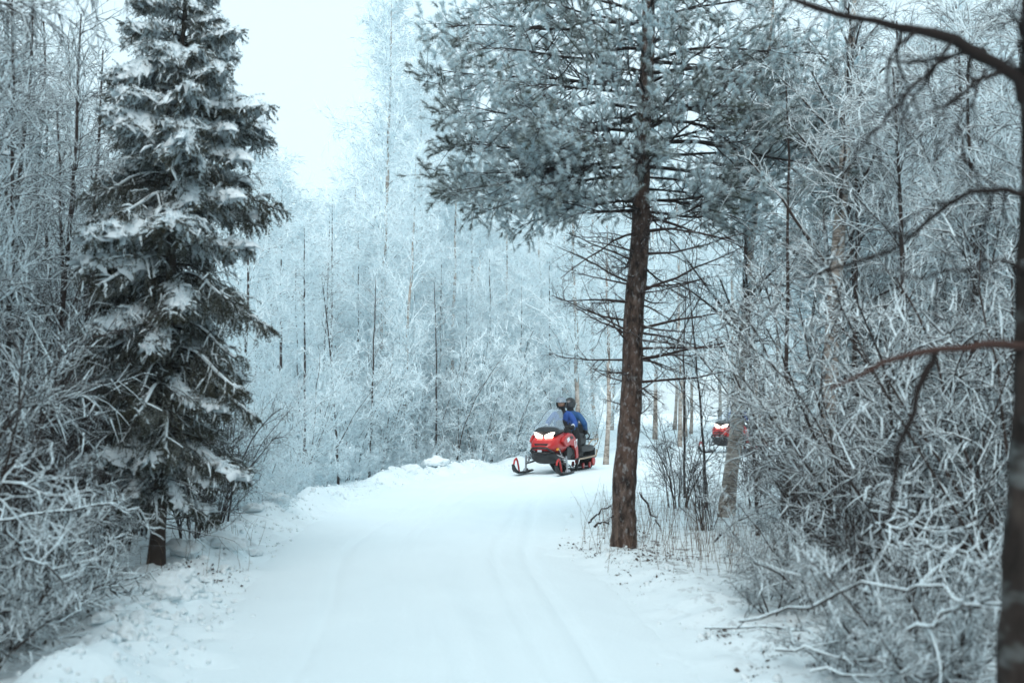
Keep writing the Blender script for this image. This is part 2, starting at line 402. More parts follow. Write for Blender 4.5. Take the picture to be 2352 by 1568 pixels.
for i in range(3): variant('bush', i, shrub_geo(100 + i, 9, 1.5, 9, 6, 4, spread=0.8, rs=0.014, rtw=0.0075, droop=0.05), M['stem'], M['fat_rime'], M['twig'])
for i in range(4): variant('pole', i, birch_geo(140 + i, 5.5, 16, 5, 3, 0.024, spread=0.16, t0=0.3, droop=0.06, rtw=0.006, ang=(25, 50), lean=(-.06, .03, .08, -.02)[i]), M['stem'], M['branch'], M['twig'])
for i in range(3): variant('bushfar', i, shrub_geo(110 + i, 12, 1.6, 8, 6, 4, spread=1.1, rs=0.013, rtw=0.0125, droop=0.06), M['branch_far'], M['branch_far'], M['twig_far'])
for i in range(3): variant('bare', i, shrub_geo(120 + i, 12, 2.4, 9, 6, 3, spread=0.3, rs=0.014, rtw=0.0038), M['stem'], M['twig_bare'], M['twig_low'])

PLACED = []; SRC = {}
def plant(kind, vi, x, Y, sc=1.0, rz=None, name='frosted_shrub', cat='shrub', row=None, label=None, group=None, trunk=None, tilt=(0, 0)):
    """x is where its foot stands left-right, in picture pixels at distance Y"""
    X_ = gx(x, Y); tm, cm = VAR[kind][vi % len(VAR[kind])]
    o = empty(name, (X_, Y, hz(X_, Y) - 0.04), RNG.random() * 6.28 if rz is None else rz, sc)
    o.rotation_euler = (tilt[0], tilt[1], o.rotation_euler[2])
    a = link('trunk', tm, o); c_ = link('crown', cm, o); SRC.setdefault((kind, vi % len(VAR[kind])), (a, c_))
    if trunk is not None:
        a.data = tm.copy(); a.data.materials[0] = trunk
    o['category'] = cat
    if label: o['label'] = label
    if group: o['group'] = group
    if row: PLACED.append((row, X_ / Y, o))
    return o

# rows: (phrase for the label, phrase for the group)
# --- woods left of the trail, near
for k, (x, Y, sc, vi) in enumerate([(-150, 7.2, .95, 0), (-20, 8.6, .92, 1), (90, 11.0, 1.0, 2), (190, 12.5, .98, 3), (-30, 11.0, 1.15, 0), (290, 13.5, 1.05, 1), (150, 13.0, 1.2, 2), (60, 14.5, 1.3, 3), (230, 15.5, 1.25, 0)]):
    plant('sapling', vi, x, Y, sc, name='frosted_sapling', cat='tree', row='left_saplings')
for k, (x, Y, sc, vi) in enumerate([(-230, 6.6, .8, 0), (-170, 7.8, .85, 1), (-190, 9.4, 1.1, 2), (140, 11.4, .8, 3), (20, 10.0, 1.0, 1), (250, 12.5, 1.0, 0), (120, 12.6, 1.2, 2)]):
    plant('shrub', vi, x, Y, sc, row='left_shrubs')
for k, (x, Y, sc, vi) in enumerate([(-10, 7.0, .6, 0), (50, 8.2, .6, 1), (235, 10.3, .8, 2), (-40, 8.0, 1.2, 1), (490, 12.8, .8, 0), (20, 9.9, 1.1, 2), (440, 11.2, .7, 1), (330, 12.5, 1.2, 2), (170, 10.2, .9, 0), (-60, 6.4, .9, 2), (290, 11.0, .7, 1), (-10, 9.8, 1.4, 0)]):
    plant('bare', vi, x, Y, sc, name='brown_twig_shrub', row='left_bare')
# --- woods left of the bend, middle distance
for k, (x, Y, sc, vi) in enumerate([(560, 17.5, .86, 0), (640, 20.5, .9, 1), (700, 19.2, .72, 2), (760, 23.5, .95, 3), (590, 23.0, 1.05, 2), (690, 26.5, 1.0, 0), (820, 25.5, .9, 1), (490, 19.5, 1.0, 3), (545, 26.5, 1.2, 1), (620, 30, 1.25, 3), (750, 30, 1.1, 1)]):
    plant('young', vi, x, Y, sc, name='young_birch', cat='tree', row='mid_left_young')
for k, (x, Y, sc, vi) in enumerate([(600, 16.0, .62, 0), (680, 17.8, .7, 1), (740, 20.2, .75, 2), (800, 22.0, .8, 3), (650, 22.5, .9, 0), (860, 23.5, .85, 1), (560, 14.6, .55, 2)]):
    plant('shrubfar', vi, x, Y, sc, row='mid_left_shrubs')
# --- woods behind the bend
plant('densebirch', 0, 884, 27.0, 1.0, 0.4, name='birch_tree', cat='tree', label='tallest frosted birch with pointed crown against the sky', tilt=(0, R(0.6)))
plant('birch', 1, 930, 24.5, .62, 0.1, name='birch_tree', cat='tree', label='pale birch trunk leaning slightly right, just beside the tallest birch', tilt=(0, R(2.0)))
plant('birch', 2, 1326, 27.5, .78, 3.0, name='birch_tree', cat='tree', label='frosted birch with pale trunk rising directly behind the two riders')
plant('birch', 3, 1390, 26.6, .74, 1.0, name='birch_tree', cat='tree', label='frosted birch with mottled trunk between the riders and the big pine')
plant('densebirch', 1, 975, 31, 1.0, 4.2, name='birch_tree', cat='tree', label='frosted birch whose top stands just right of the tallest birch')
for k, (x, Y, sc, vi) in enumerate([(815, 33, .74, 2), (1080, 34, .85, 3), (1160, 31, .70, 0), (1240, 34, .84, 1), (700, 38, .74, 0), (1450, 33, .86, 0), (1300, 40, 1.0, 2), (1040, 30, .80, 0), (1100, 42, 1.05, 1), (860, 41, 1.0, 3)]):
    plant('birch', vi, x, Y, sc, name='birch_tree', cat='tree', row='back_birches')
for k, (x, Y, sc, vi) in enumerate([(950, 26.0, .72, 0), (1010, 26.5, .8, 1), (1070, 26.8, .7, 2), (1130, 28.0, .82, 3), (1200, 28.5, .75, 0), (1260, 29.0, .85, 1), (1440, 29.5, .9, 2), (840, 27.5, .85, 3)]):
    plant('young', vi, x, Y, sc, name='young_birch', cat='tree', row='back_young')
for k, (x, Y, sc, vi) in enumerate([(905, 24.4, .75, 0), (965, 25.0, .85, 1), (1035, 25.6, .95, 2), (1100, 26.0, .8, 3), (1165, 26.8, .8, 0), (1225, 27.6, .85, 1), (1285, 28.4, .9, 2), (1360, 29.4, .8, 3), (870, 25.4, 1.0, 2), (1060, 27.6, 1.2, 0), (1180, 29.5, 1.2, 2)]):
    plant('shrubfar', vi, x, Y, sc, row='back_shrubs')
# --- woods right of the pine
plant('thickbirch', 0, 1662, 13.9, .60, 0.1, name='leaning_birch', cat='tree', label='leaning birch with mottled trunk in front of the second snowmobile', tilt=(0, R(6)))
plant('thickbirch', 1, 1885, 10.4, .58, 0.2, name='birch_tree', cat='tree', label='peeling tan birch trunk among shrubs right of the leaning birch', tilt=(0, R(3)))
for k, (x, Y, sc, vi) in enumerate([(1560, 37, .9, 0), (1680, 40, .95, 1), (1790, 36, .85, 2), (1900, 38, .95, 3), (2020, 33, .85, 0), (2150, 36, .95, 1), (2280, 32, .85, 2)]):
    plant('birch', vi, x, Y, sc, name='birch_tree', cat='tree', row='right_back_birches')
for k, (x, Y, sc, vi) in enumerate([(1880, 18, 1.0, 1), (1920, 22, 1.15, 2), (1960, 17.5, 1.05, 3), (2060, 20, 1.2, 0), (2180, 17, 1.1, 1), (2290, 19, 1.2, 2), (1990, 14, .95, 0), (2230, 13.4, 1.0, 3), (2390, 15.5, 1.1, 1), (2110, 14.8, 1.0, 2)]):
    plant('young', vi, x, Y, sc, name='young_birch', cat='tree', row='right_young')
for k, (x, Y, sc, vi) in enumerate([(1900, 11.8, .95, 1), (1975, 11.5, 1.0, 2), (2090, 9.2, .95, 3), (2230, 8.6, .95, 0), (2360, 9.6, 1.1, 1), (2170, 11.2, 1.15, 2), (2450, 7.6, 1.0, 3)]):
    plant('sapling', vi, x, Y, sc, name='frosted_sapling', cat='tree', row='right_saplings')
for k, (x, Y, sc, vi) in enumerate([(2010, 7.6, .72, 0), (2150, 6.9, .75, 1), (2290, 7.2, .9, 2), (1930, 9.2, .85, 3), (2080, 8.2, .95, 2), (2400, 6.2, .9, 0), (2220, 9.8, 1.1, 1), (1890, 10.8, .75, 3), (2330, 10.6, 1.2, 0)]):
    plant('shrub', vi, x, Y, sc, row='right_shrubs')
for k, (x, Y, sc, vi) in enumerate([(1620, 12.6, .5, 0), (1850, 11.0, .75, 1), (1870, 9.6, .6, 2), (1950, 8.6, .65, 1), (2040, 9.6, .75, 0), (2130, 8.0, .7, 2), (2250, 7.8, .75, 1), (2180, 10.4, .9, 0), (2350, 8.2, .85, 0), (1560, 15.5, .7, 1), (1728, 15.0, .62, 2), (2000, 7.0, .6, 0)]):
    plant('bare', vi, x, Y, sc, name='brown_twig_shrub', row='right_bare')
for k, (x, Y, sc, vi) in enumerate([(1760, 7.4, .36, 0), (1930, 5.9, .42, 2), (2080, 5.2, .62, 0), (2220, 5.0, .7, 1), (1860, 7.6, .7, 2)]):
    plant('bush', vi, x, Y, sc, name='low_frosted_bush', row='right_bushes')
for k, (x, Y, sc, vi) in enumerate([(-70, 5.8, .7, 0), (60, 7.2, .6, 1), (-110, 6.4, 1.0, 2), (230, 8.6, .5, 0)]):
    plant('bush', vi, x, Y, sc, name='low_frosted_bush', row='left_bushes')

for k, (x, Y, sc) in enumerate([(35, 8.8, .95), (120, 9.6, 1.0), (165, 10.4, .9), (210, 11.2, 1.05), (15, 10.6, 1.1), (85, 12.0, 1.15), (255, 11.8, .95), (300, 12.6, 1.0), (-20, 9.3, 1.0), (140, 13.4, 1.2)]):
    plant('pole', k, x, Y, sc, name='thin_dark_sapling', cat='tree', row='left_poles')
for k, (x, Y, sc) in enumerate([(690, 20.2, .8), (780, 19.4, .75), (850, 22.0, .8), (1008, 24.9, .85), (735, 22.5, .9)]):
    plant('pole', k + 1, x, Y, sc, name='thin_dark_sapling', cat='tree', row='bend_poles')
for k, (x, Y, sc) in enumerate([(1620, 15.0, .7), (1735, 12.2, .75), (1800, 10.6, .9), (1960, 10.2, 1.0), (2040, 11.4, 1.1), (2110, 9.8, 1.0), (2200, 11.0, 1.15), (2260, 9.4, .95), (1840, 13.0, 1.0), (2010, 13.0, 1.2), (2300, 12.0, 1.2), (1570, 17.0, .7)]):
    plant('pole', k + 2, x, Y, sc, name='thin_dark_sapling', cat='tree', row='right_poles')
for k, (x, Y, sc) in enumerate([(560, 14.0, .55), (620, 15.8, .6), (665, 17.0, .55), (705, 18.3, .6), (750, 19.6, .55), (790, 20.8, .6), (830, 22.0, .6), (870, 23.2, .65), (915, 23.9, .55), (960, 24.4, .6), (1010, 25.0, .65), (1060, 25.6, .6), (1115, 26.2, .7), (1170, 26.8, .65), (1230, 27.6, .7)]):
    plant('bushfar', k, x, Y, sc, name='low_frosted_bush', row='bend_bushes')
ORD = ['first', 'second', 'third', 'fourth', 'fifth', 'sixth', 'seventh', 'eighth', 'ninth', 'tenth', 'eleventh', 'twelfth', 'thirteenth', 'fourteenth', 'fifteenth', 'sixteenth']
ROWS = {
    'left_saplings': ('slim frosted sapling in the thicket left of the snowy spruce', 'frosted saplings left of the spruce'),
    'left_shrubs': ('many-stemmed frosted shrub around the foot of the left thicket', 'frosted shrubs in the left thicket'),
    'left_bare': ('brown twiggy shrub with little frost low beside the spruce', 'brown twig shrubs near the spruce'),
    'mid_left_young': ('young white-frosted birch between the spruce and tallest birch', 'young birches right of the spruce'),
    'mid_left_shrubs': ('frosted shrub lining the left bank before the bend', 'shrubs on the left bank'),
    'back_birches': ('tall hazy frosted birch at the back of the clearing', 'hazy birches at the back'),
    'back_young': ('slender dark-stemmed young birch beyond the trail bend', 'young birches beyond the bend'),
    'back_shrubs': ('dense white shrub along the far edge of the bend', 'shrubs along the far edge of the bend'),
    'right_back_birches': ('hazy frosted birch far behind the second snowmobile', 'hazy birches right of the pine'),
    'right_young': ('young frosted birch in the wood right of the pine', 'young birches right of the pine'),
    'right_saplings': ('frosted sapling in the thicket before the right edge', 'frosted saplings in the right thicket'),
    'right_shrubs': ('thickly rimed shrub in the dark right thicket', 'rimed shrubs in the right thicket'),
    'right_bare': ('brown twiggy shrub with dark stems right of the pine', 'brown twig shrubs right of the pine'),
    'right_bushes': ('low rime-white bush on the right trail verge', 'low bushes on the right verge'),
    'left_poles': ('thin dark upright stem in the left thicket', 'thin dark stems left of the spruce'),
    'bend_poles': ('thin dark upright stem along the left bank and bend', 'thin dark stems along the bend'),
    'right_poles': ('thin dark upright stem right of the pine', 'thin dark stems right of the pine'),
    'bend_bushes': ('low white bush at the foot of the wood along the bend', 'low bushes along the bend'),
    'left_bushes': ('low rime-white bush on the left trail bank', 'low bushes on the left bank'),
}
for key, (ph, gr) in ROWS.items():
    for i, (_, _, o) in enumerate(sorted([p for p in PLACED if p[0] == key], key=lambda p: p[1])):
        o['label'] = '%s, %s from the left' % (ph, ORD[i]); o['group'] = gr

# woods that read as one mass: points carrying copies of the trees above
def woodland(name, spots, sources, label):
    me = bpy.data.meshes.new(name); me.vertices.add(len(spots))
    A = np.array(spots, float); me.vertices.foreach_set('co', A[:, :3].astype(np.float32).ravel())
    for nme, k in (('turn', 3), ('size', 4)):
        at = me.attributes.new(nme, 'FLOAT', 'POINT'); at.data.foreach_set('value', A[:, k].astype(np.float32))
    at = me.attributes.new('pick', 'INT', 'POINT'); at.data.foreach_set('value', A[:, 5].astype(np.int32))
    o = link(name, me); tree = bpy.data.node_groups.new(name, 'GeometryNodeTree')
    tree.interface.new_socket('Geometry', in_out='INPUT', socket_type='NodeSocketGeometry'); tree.interface.new_socket('Geometry', in_out='OUTPUT', socket_type='NodeSocketGeometry')
    N = tree.nodes; L = tree.links; gi = N.new('NodeGroupInput'); go = N.new('NodeGroupOutput'); jo = N.new('GeometryNodeJoinGeometry')
    def named(nm, ty):
        a = N.new('GeometryNodeInputNamedAttribute'); a.data_type = ty; a.inputs['Name'].default_value = nm; return a.outputs[0]
    rot = N.new('ShaderNodeCombineXYZ'); L.new(named('turn', 'FLOAT'), rot.inputs['Z'])
    for layer in range(len(sources[0])):
        inst = N.new('GeometryNodeInstanceOnPoints'); L.new(gi.outputs[0], inst.inputs['Points'])
        gt = N.new('GeometryNodeJoinGeometry')
        for src in reversed(sources):
            oi = N.new('GeometryNodeObjectInfo'); oi.transform_space = 'ORIGINAL'; oi.inputs['Object'].default_value = src[layer]; oi.inputs['As Instance'].default_value = True
            L.new(oi.outputs['Geometry'], gt.inputs[0])
        L.new(gt.outputs[0], inst.inputs['Instance']); inst.inputs['Pick Instance'].default_value = True
        L.new(named('pick', 'INT'), inst.inputs['Instance Index']); L.new(rot.outputs[0], inst.inputs['Rotation']); L.new(named('size', 'FLOAT'), inst.inputs['Scale'])
        L.new(inst.outputs[0], jo.inputs[0])
    L.new(jo.outputs[0], go.inputs[0])
    md = o.modifiers.new('trees', 'NODES'); md.node_group = tree
    return tag(o, label, 'woodland', kind='stuff')
def first_of(kind): return [SRC[(kind, k)] for k in range(len(VAR[kind]))]
rng = np.random.default_rng(5); spots = []
for y0, n in ((44, 26), (50, 26), (57, 26), (66, 28)):
    for k in range(n):
        px_ = -350 + (k + rng.random()) / n * 3050; y = y0 + rng.random() * 6
        top = 1.05 if not (480 < px_ < 880) else 0.78
        spots.append((gx(px_, y), y, 0, rng.random() * 6.28, top * (0.8 + 0.35 * rng.random()), rng.integers(4)))
woodland('far_woodland', spots, first_of('birch'), 'pale frosted woodland fading into haze behind the clearing')

# ------------------------------------------------------------------ spruce
def needles(rng, P, n, ln, w, spread=(35, 70), frost_base=0.2, frost_up=0.35, t0=0.05):
    """flat needles along the polylines P: triangles with a frost attribute"""
    N, K, _ = P.shape
    idx = np.repeat(np.arange(N), n); Mx = len(idx)
    t = t0 + (1 - t0) * rng.random(Mx); s = t * (K - 1); i = np.minimum(s.astype(int), K - 2); f = (s - i)[:, None]
    pos = P[idx, i] * (1 - f) + P[idx, i + 1] * f; tan = norm(P[idx, i + 1] - P[idx, i])
    q = rng.standard_normal((Mx, 3)); q = norm(q - (q * tan).sum(1, keepdims=True) * tan)
    a = np.radians(spread[0] + (spread[1] - spread[0]) * rng.random(Mx))[:, None]
    d = np.cos(a) * tan + np.sin(a) * q
    side = norm(np.cross(d, rng.standard_normal((Mx, 3)))) * (w * 0.5)
    L = (ln * (0.7 + 0.5 * rng.random(Mx)))[:, None]
    V = np.stack([pos - side, pos + side, pos + d * L], 1).reshape(-1, 3)
    fr = np.clip(frost_base + frost_up * d[:, 2] + 0.12 * rng.standard_normal(Mx), 0, 1)
    return V, np.arange(Mx * 3).reshape(-1, 3), np.repeat(fr, 3)

def spruce_meshes(seed, H=6.0, rad=0.9, z0=0.55, nb=100, sh=13, sub=5, nn=20):
    rng = np.random.default_rng(seed)
    K = 16; z = np.linspace(0, 1, K)
    P0 = np.stack([0.02 * np.sin(z * 7), 0.02 * np.cos(z * 5), z * H], 1)[None]; R0 = (0.075 * (1 - z) ** 0.9 + 0.008)[None]; R0[0, 0] *= 1.3
    a = Geo(); a.add(*tube(P0, R0, 12, 0.06)); tm = a.mesh('trunk', [M['spruce_bark']])
    # boughs
    u = (np.arange(nb) + rng.random(nb)) / nb; zz = z0 + (H - 0.12 - z0) * u ** 0.92
    az = np.arange(nb) * 2.39996 + rng.standard_normal(nb) * 0.35
    fr = (H - zz) / (H - z0)
    L = rad * np.clip(np.minimum(fr ** 0.72 * 1.12, 0.55 + 0.9 * (1 - fr) + 0.35), 0.08, 1.15) * (0.62 + 0.55 * rng.random(nb))
    KB = 9; B = np.empty((nb, KB, 3)); B[:, 0] = np.stack([np.zeros(nb), np.zeros(nb), zz], 1)
    pit = 0.35 * (1 - fr) + 0.05; d = norm(np.stack([np.cos(az), np.sin(az), pit], 1))
    sag = 0.05 + 0.16 * fr
    for k in range(1, KB):
        B[:, k] = B[:, k - 1] + d * (L / (KB - 1))[:, None]
        d = norm(d + np.stack([np.zeros(nb), np.zeros(nb), -sag * (1.0 if k < 5 else -0.4)], 1) + 0.05 * rng.standard_normal((nb, 3)))
    RB = 0.013 * np.linspace(1, 0.3, KB)[None] * (0.5 + L / rad)[:, None]
    S1, RS1 = grow(rng, B, RB, sh, 0.16, 1.0, (35, 70), lambda t, p: 0.42 * p * (1.15 - 0.75 * t) + 0.05, 5, 0.5, up=-0.12, droop=0.14, jit=0.08, rmin=0.003, flat=0.35)
    S2, RS2 = grow(rng, S1, RS1, sub, 0.1, 1.0, (30, 65), lambda t, p: 0.38 * p + 0.03, 3, 0.6, up=-0.1, droop=0.22, jit=0.12, rmin=0.002, flat=0.6)
    c = Geo(); c.add(*tube(B, RB, 4), 1); c.add(*tube(S1, RS1, 3), 1)
    V, T_, f_ = needles(rng, S1, nn, 0.020, 0.0075, frost_base=0.10, frost_up=0.25); c.add(V, T_, 0, f_)
    V, T_, f_ = needles(rng, S2, nn, 0.020, 0.0075, frost_base=0.14, frost_up=0.28); c.add(V, T_, 0, f_)
    V, T_, f_ = needles(rng, B, nn * 2, 0.020, 0.0075, frost_base=0.2, frost_up=0.3, t0=.3); c.add(V, T_, 0, f_)
    cm = c.mesh('crown', [M['spruce_needle'], M['branch_bare']], attr='frost')
    # snow lying on the boughs: lumpy sausages on the upper shoots, thicker on some boughs
    load = np.clip(0.35 + 0.55 * rng.standard_normal(nb) + 0.5 * (u - 0.2), 0.0, 1.35)
    sn = Geo()
    bi = np.repeat(np.arange(nb), sh); ld = load[bi]
    keep = (ld > 0.12) & (rng.random(len(ld)) < 0.35 + 0.6 * ld)
    Ps = S1[keep].copy(); lk = ld[keep]
    Ps = np.stack([Ps[:, 0], (Ps[:, 0] + Ps[:, 1]) / 2, Ps[:, 1], (Ps[:, 1] + Ps[:, 2]) / 2, Ps[:, 2], (Ps[:, 2] + Ps[:, 3]) / 2, Ps[:, 3]], 1)
    rad_s = (0.010 + 0.017 * lk)[:, None] * np.array([0.8, 1.0, 1.1, 1.05, 0.95, 0.75, 0.15])[None] * (0.75 + 0.5 * rng.random((len(lk), 7)))
    Ps[:, :, 2] += 0.012 + rad_s * 0.5
    V, Q = tube(Ps, rad_s, 6, 0.16, rng); sn.add(V, Q)
    kb = load > 0.25
    Pb = B[kb][:, 2:]; rb = (0.012 + 0.026 * load[kb])[:, None] * np.array([0.5, .9, 1.1, 1.1, 1.0, .8, .2])[None] * (0.8 + 0.4 * rng.random((kb.sum(), 7)))
    Pb = Pb.copy(); Pb[:, :, 2] += 0.015 + rb * 0.4
    V, Q = tube(Pb, rb, 7, 0.15, rng); sn.add(V, Q)
    # small rime lumps on the fine shoots
    b2 = np.repeat(ld, sub); k2 = rng.random(len(b2)) < 0.05 + 0.62 * b2 ** 1.2
    P2 = S2[k2].copy(); r2 = (0.006 + 0.009 * b2[k2])[:, None] * np.array([1.0, 1.1, 0.2])[None] * (0.7 + 0.6 * rng.random((k2.sum(), 3)))
    P2[:, :, 2] += 0.010
    V, Q = tube(P2, r2, 4, 0.2, rng); sn.add(V, Q)
    sm = sn.mesh('snow_load', [M['snow_pad']])
    return tm, cm, sm
SPR2 = spruce_meshes(33, H=9.0, rad=1.3, nb=84, sh=10, sub=3, nn=14)
def spruce(meshes, x, Y, sc, rz, label, dz=0):
    X_ = gx(x, Y); o = empty('spruce_tree', (X_, Y, hz(X_, Y) - 0.05 + dz), rz, sc)
    parts = [link(nme, me, o) for nme, me in zip(('trunk', 'crown', 'snow_load'), meshes)]
    tag(o, label, 'tree'); return parts
sp_src = spruce(SPR2, 612, 24.0, .92, 1.0, 'spruce peeking out behind the right side of the big snowy spruce')
spruce(SPR2, -70, 9.5, .72, 2.0, 'dark spruce cut off by the left picture edge')
spruce(SPR2, 1125, 45.0, 1.15, 3.0, 'distant hazy spruce showing through birches beneath the pine boughs')
spruce(SPR2, 2230, 14.5, .62, 4.0, 'dark spruce half hidden in the right thicket')
spruce(SPR2, 2120, 11.0, .36, 5.0, 'small dark spruce low in the right thicket')
spruce(SPR2, 1985, 9.9, .26, 2.2, 'stunted dark spruce added to darken the gap under the rimed shrubs right of the tan birch')  # this and the next three: dark trees added to deepen the thickets' shaded gaps
spruce(SPR2, 2290, 9.0, .34, 3.3, 'dark spruce added to darken the gap low behind the near trunk at the right edge')
spruce(SPR2, 2190, 8.4, .22, 1.3, 'knee-high dark spruce added to darken the gap under the right thicket')
spruce(SPR2, 60, 12.5, .55, 0.7, 'dark young spruce added to darken the depth of the left thicket')
# unseen spruces added behind and beside the viewpoint to shade trail and thickets
rng = np.random.default_rng(8); spots = []
for x in np.arange(-13, 13.1, 2.3):
    for y in (-3.5, -6.5, -9.5, -13):
        xx = x + rng.normal() * .5; yy = y + rng.normal() * .5
        if abs(xx) > 2.1 or yy < -8.5: spots.append((xx, yy, -.05, rng.random() * 6.28, 1.25 + .3 * rng.random(), 0))  # farther back they also close the trail gap against the sun
for x, y in ((-5.2, 0.5), (-6.5, 2.6), (-5.4, -1.6), (-7.6, 4.6), (-8.5, 0.8), (-9.5, 6.5), (5.2, 0.6), (6.3, 2.8), (5.4, -1.5), (7.8, 4.8), (8.4, 1.0), (9.8, 6.6), (-11, 3.5), (11, 3.5), (-4.3, 1.6), (4.3, 1.8), (-4.0, -0.4), (3.9, -0.3), (-6.0, 4.2), (6.2, 4.4)):
    spots.append((x, y, -.05, rng.random() * 6.28, 1.2 + .3 * rng.random(), 0))
woodland('shade_spruces', spots, [sp_src], 'unseen dark spruces added around and behind the viewpoint to shade the near ground')

def bough_mesh(seed, droop=0.10, hang=0.45, load=0.6, sh=28, sub=6, nn=36):
    """one spruce bough, a metre long, growing along +X: wood, needles and the snow lying on it"""
    rng = np.random.default_rng(seed); K = 9
    B = np.zeros((1, K, 3)); d = np.array([1.0, 0, 0.18])
    for k in range(1, K):
        B[0, k] = B[0, k - 1] + d / np.linalg.norm(d) / (K - 1); d = d / np.linalg.norm(d) + np.array([0, 0.03 * rng.standard_normal(), -droop * 2 if k < 5 else droop * 0.9])
    RB = np.linspace(.016, .004, K)[None]
    S1, RS1 = grow(rng, B, RB, sh, 0.10, 1.0, (40, 72), lambda t, p: 0.44 * (1.12 - 0.85 * t) * np.minimum(1, 0.35 + 2.2 * t), 6, 0.5, up=-0.10, droop=0.13, jit=0.07, rmin=0.003, flat=0.22)
    S2, RS2 = grow(rng, S1, RS1, sub, 0.1, 1.0, (25, 60), lambda t, p: 0.42 * p + 0.05, 4, 0.6, up=-hang, droop=0.25, jit=0.12, rmin=0.002, flat=0.7)
    S3, RS3 = grow(rng, B, RB, 12, 0.08, 0.9, (50, 90), lambda t, p: 0.22 + 0 * t, 5, 0.4, up=-1.2, droop=0.3, jit=0.12, rmin=0.002)
    c = Geo(); c.add(*tube(B, RB, 5), 1); c.add(*tube(S1, RS1, 3), 1)
    for P_, n_, fb in ((S1, nn, .10), (S2, nn, .2), (S3, nn, .14), (B, nn * 3, .15)):
        V, T_, f_ = needles(rng, P_, n_, 0.024, 0.0065, (35, 70), frost_base=fb, frost_up=0.30); c.add(V, T_, 0, f_)
    cm = c.mesh('bough', [M['spruce_needle'], M['branch_bare']], attr='frost')
    sn = Geo(); k = rng.random(len(S1)) < 0.25 + 0.75 * load
    Pm = S1[k]; t = np.linspace(0, 3.6, 8); i = np.minimum(t.astype(int), 4); f = (t - i)[None, :, None]; Ps = Pm[:, i] * (1 - f) + Pm[:, i + 1] * f
    rs = (0.006 + 0.015 * load) * np.array([.75, 1, 1.15, 1.15, 1.05, .95, .75, .12])[None] * (0.65 + 0.7 * rng.random((k.sum(), 8))); Ps = Ps.copy(); Ps[:, :, 2] += 0.010 + rs * .55
    sn.add(*tube(Ps, rs, 6, .15, rng))
    Pb = B[:, 1:].copy(); rb = (0.008 + 0.034 * load) * np.array([.4, .8, 1.1, 1.2, 1.15, 1.0, .8, .15])[None] * (.8 + .4 * rng.random((1, 8))); Pb[:, :, 2] += .01 + rb * .5
    sn.add(*tube(Pb, rb, 8, .14, rng))
    if load > 0.5:      # a rounded pad of settled snow lying over the bough
        nu, nv = 20, 11; tu = np.linspace(.22, 1.03, nu); tv = np.linspace(-1, 1, nv); bx_ = np.linspace(0, 1, K)
        cx_ = np.interp(tu, bx_, B[0, :, 0]) + np.clip(tu - 1, 0, 1); cy_ = np.interp(tu, bx_, B[0, :, 1]); cz_ = np.interp(tu, bx_, B[0, :, 2]) - 1.2 * np.clip(tu - .98, 0, 1)
        w_ = (.08 + .11 * load) * np.clip(np.sin((tu - .20) / .84 * np.pi), .05, 1) ** .7
        Uu, Vv_ = np.meshgrid(np.arange(nu), tv, indexing='ij'); lw = w_[:, None] * (1 + .30 * rng.standard_normal((nu, 1)) * np.abs(tv)[None]) 
        gy = cy_[:, None] + Vv_ * lw; gx_ = cx_[:, None] + .05 * rng.standard_normal((nu, nv)) * np.abs(tv)[None] + 0 * gy
        dome = .014 + (.020 + .045 * load) * np.sqrt(np.clip(1 - Vv_ ** 2, 0, 1)) - (.55 * np.abs(Vv_) ** 1.7) * lw + .016 * rng.standard_normal((nu, nv))
        top = np.stack([gx_, gy, cz_[:, None] + dome], -1); bot = top.copy(); bot[..., 2] -= .012 + .02 * (1 - np.abs(tv))[None]
        ii = (np.arange(nu - 1)[:, None] * nv + np.arange(nv - 1)[None]).ravel(); qd = np.stack([ii, ii + nv, ii + nv + 1, ii + 1], 1)
        sn.add(top.reshape(-1, 3), qd); sn.add(bot.reshape(-1, 3), qd[:, ::-1])
        tp_ = top.reshape(-1, 3)[rng.integers(0, nu * nv, 900)] + .008 * rng.standard_normal((900, 3)); V, T_, _ = needles(rng, np.stack([tp_, tp_ + np.array([0, 0, .012])], 1), 2, .020, .010, (20, 100)); sn.add(V, T_)
    k2 = rng.random(len(S2)) < 0.05 + 0.35 * load; P2 = S2[k2][:, :3].copy(); r2 = (.005 + .006 * load) * np.array([1, 1.1, .2])[None] * (.6 + .8 * rng.random((k2.sum(), 3))); P2[:, :, 2] += .008
    sn.add(*tube(P2, r2, 5, .2, rng))
    for P_, n_, l_ in ((Ps, int(24 + 40 * load), .016 + .016 * load), (P2, 14, .018), (Pb, int(90 + 160 * load), .02 + .022 * load)):
        V, T_, _ = needles(rng, P_, n_, l_, .010, (35, 95)); sn.add(V, T_)
    return cm, sn.mesh('snow_load', [M['snow_pad']])
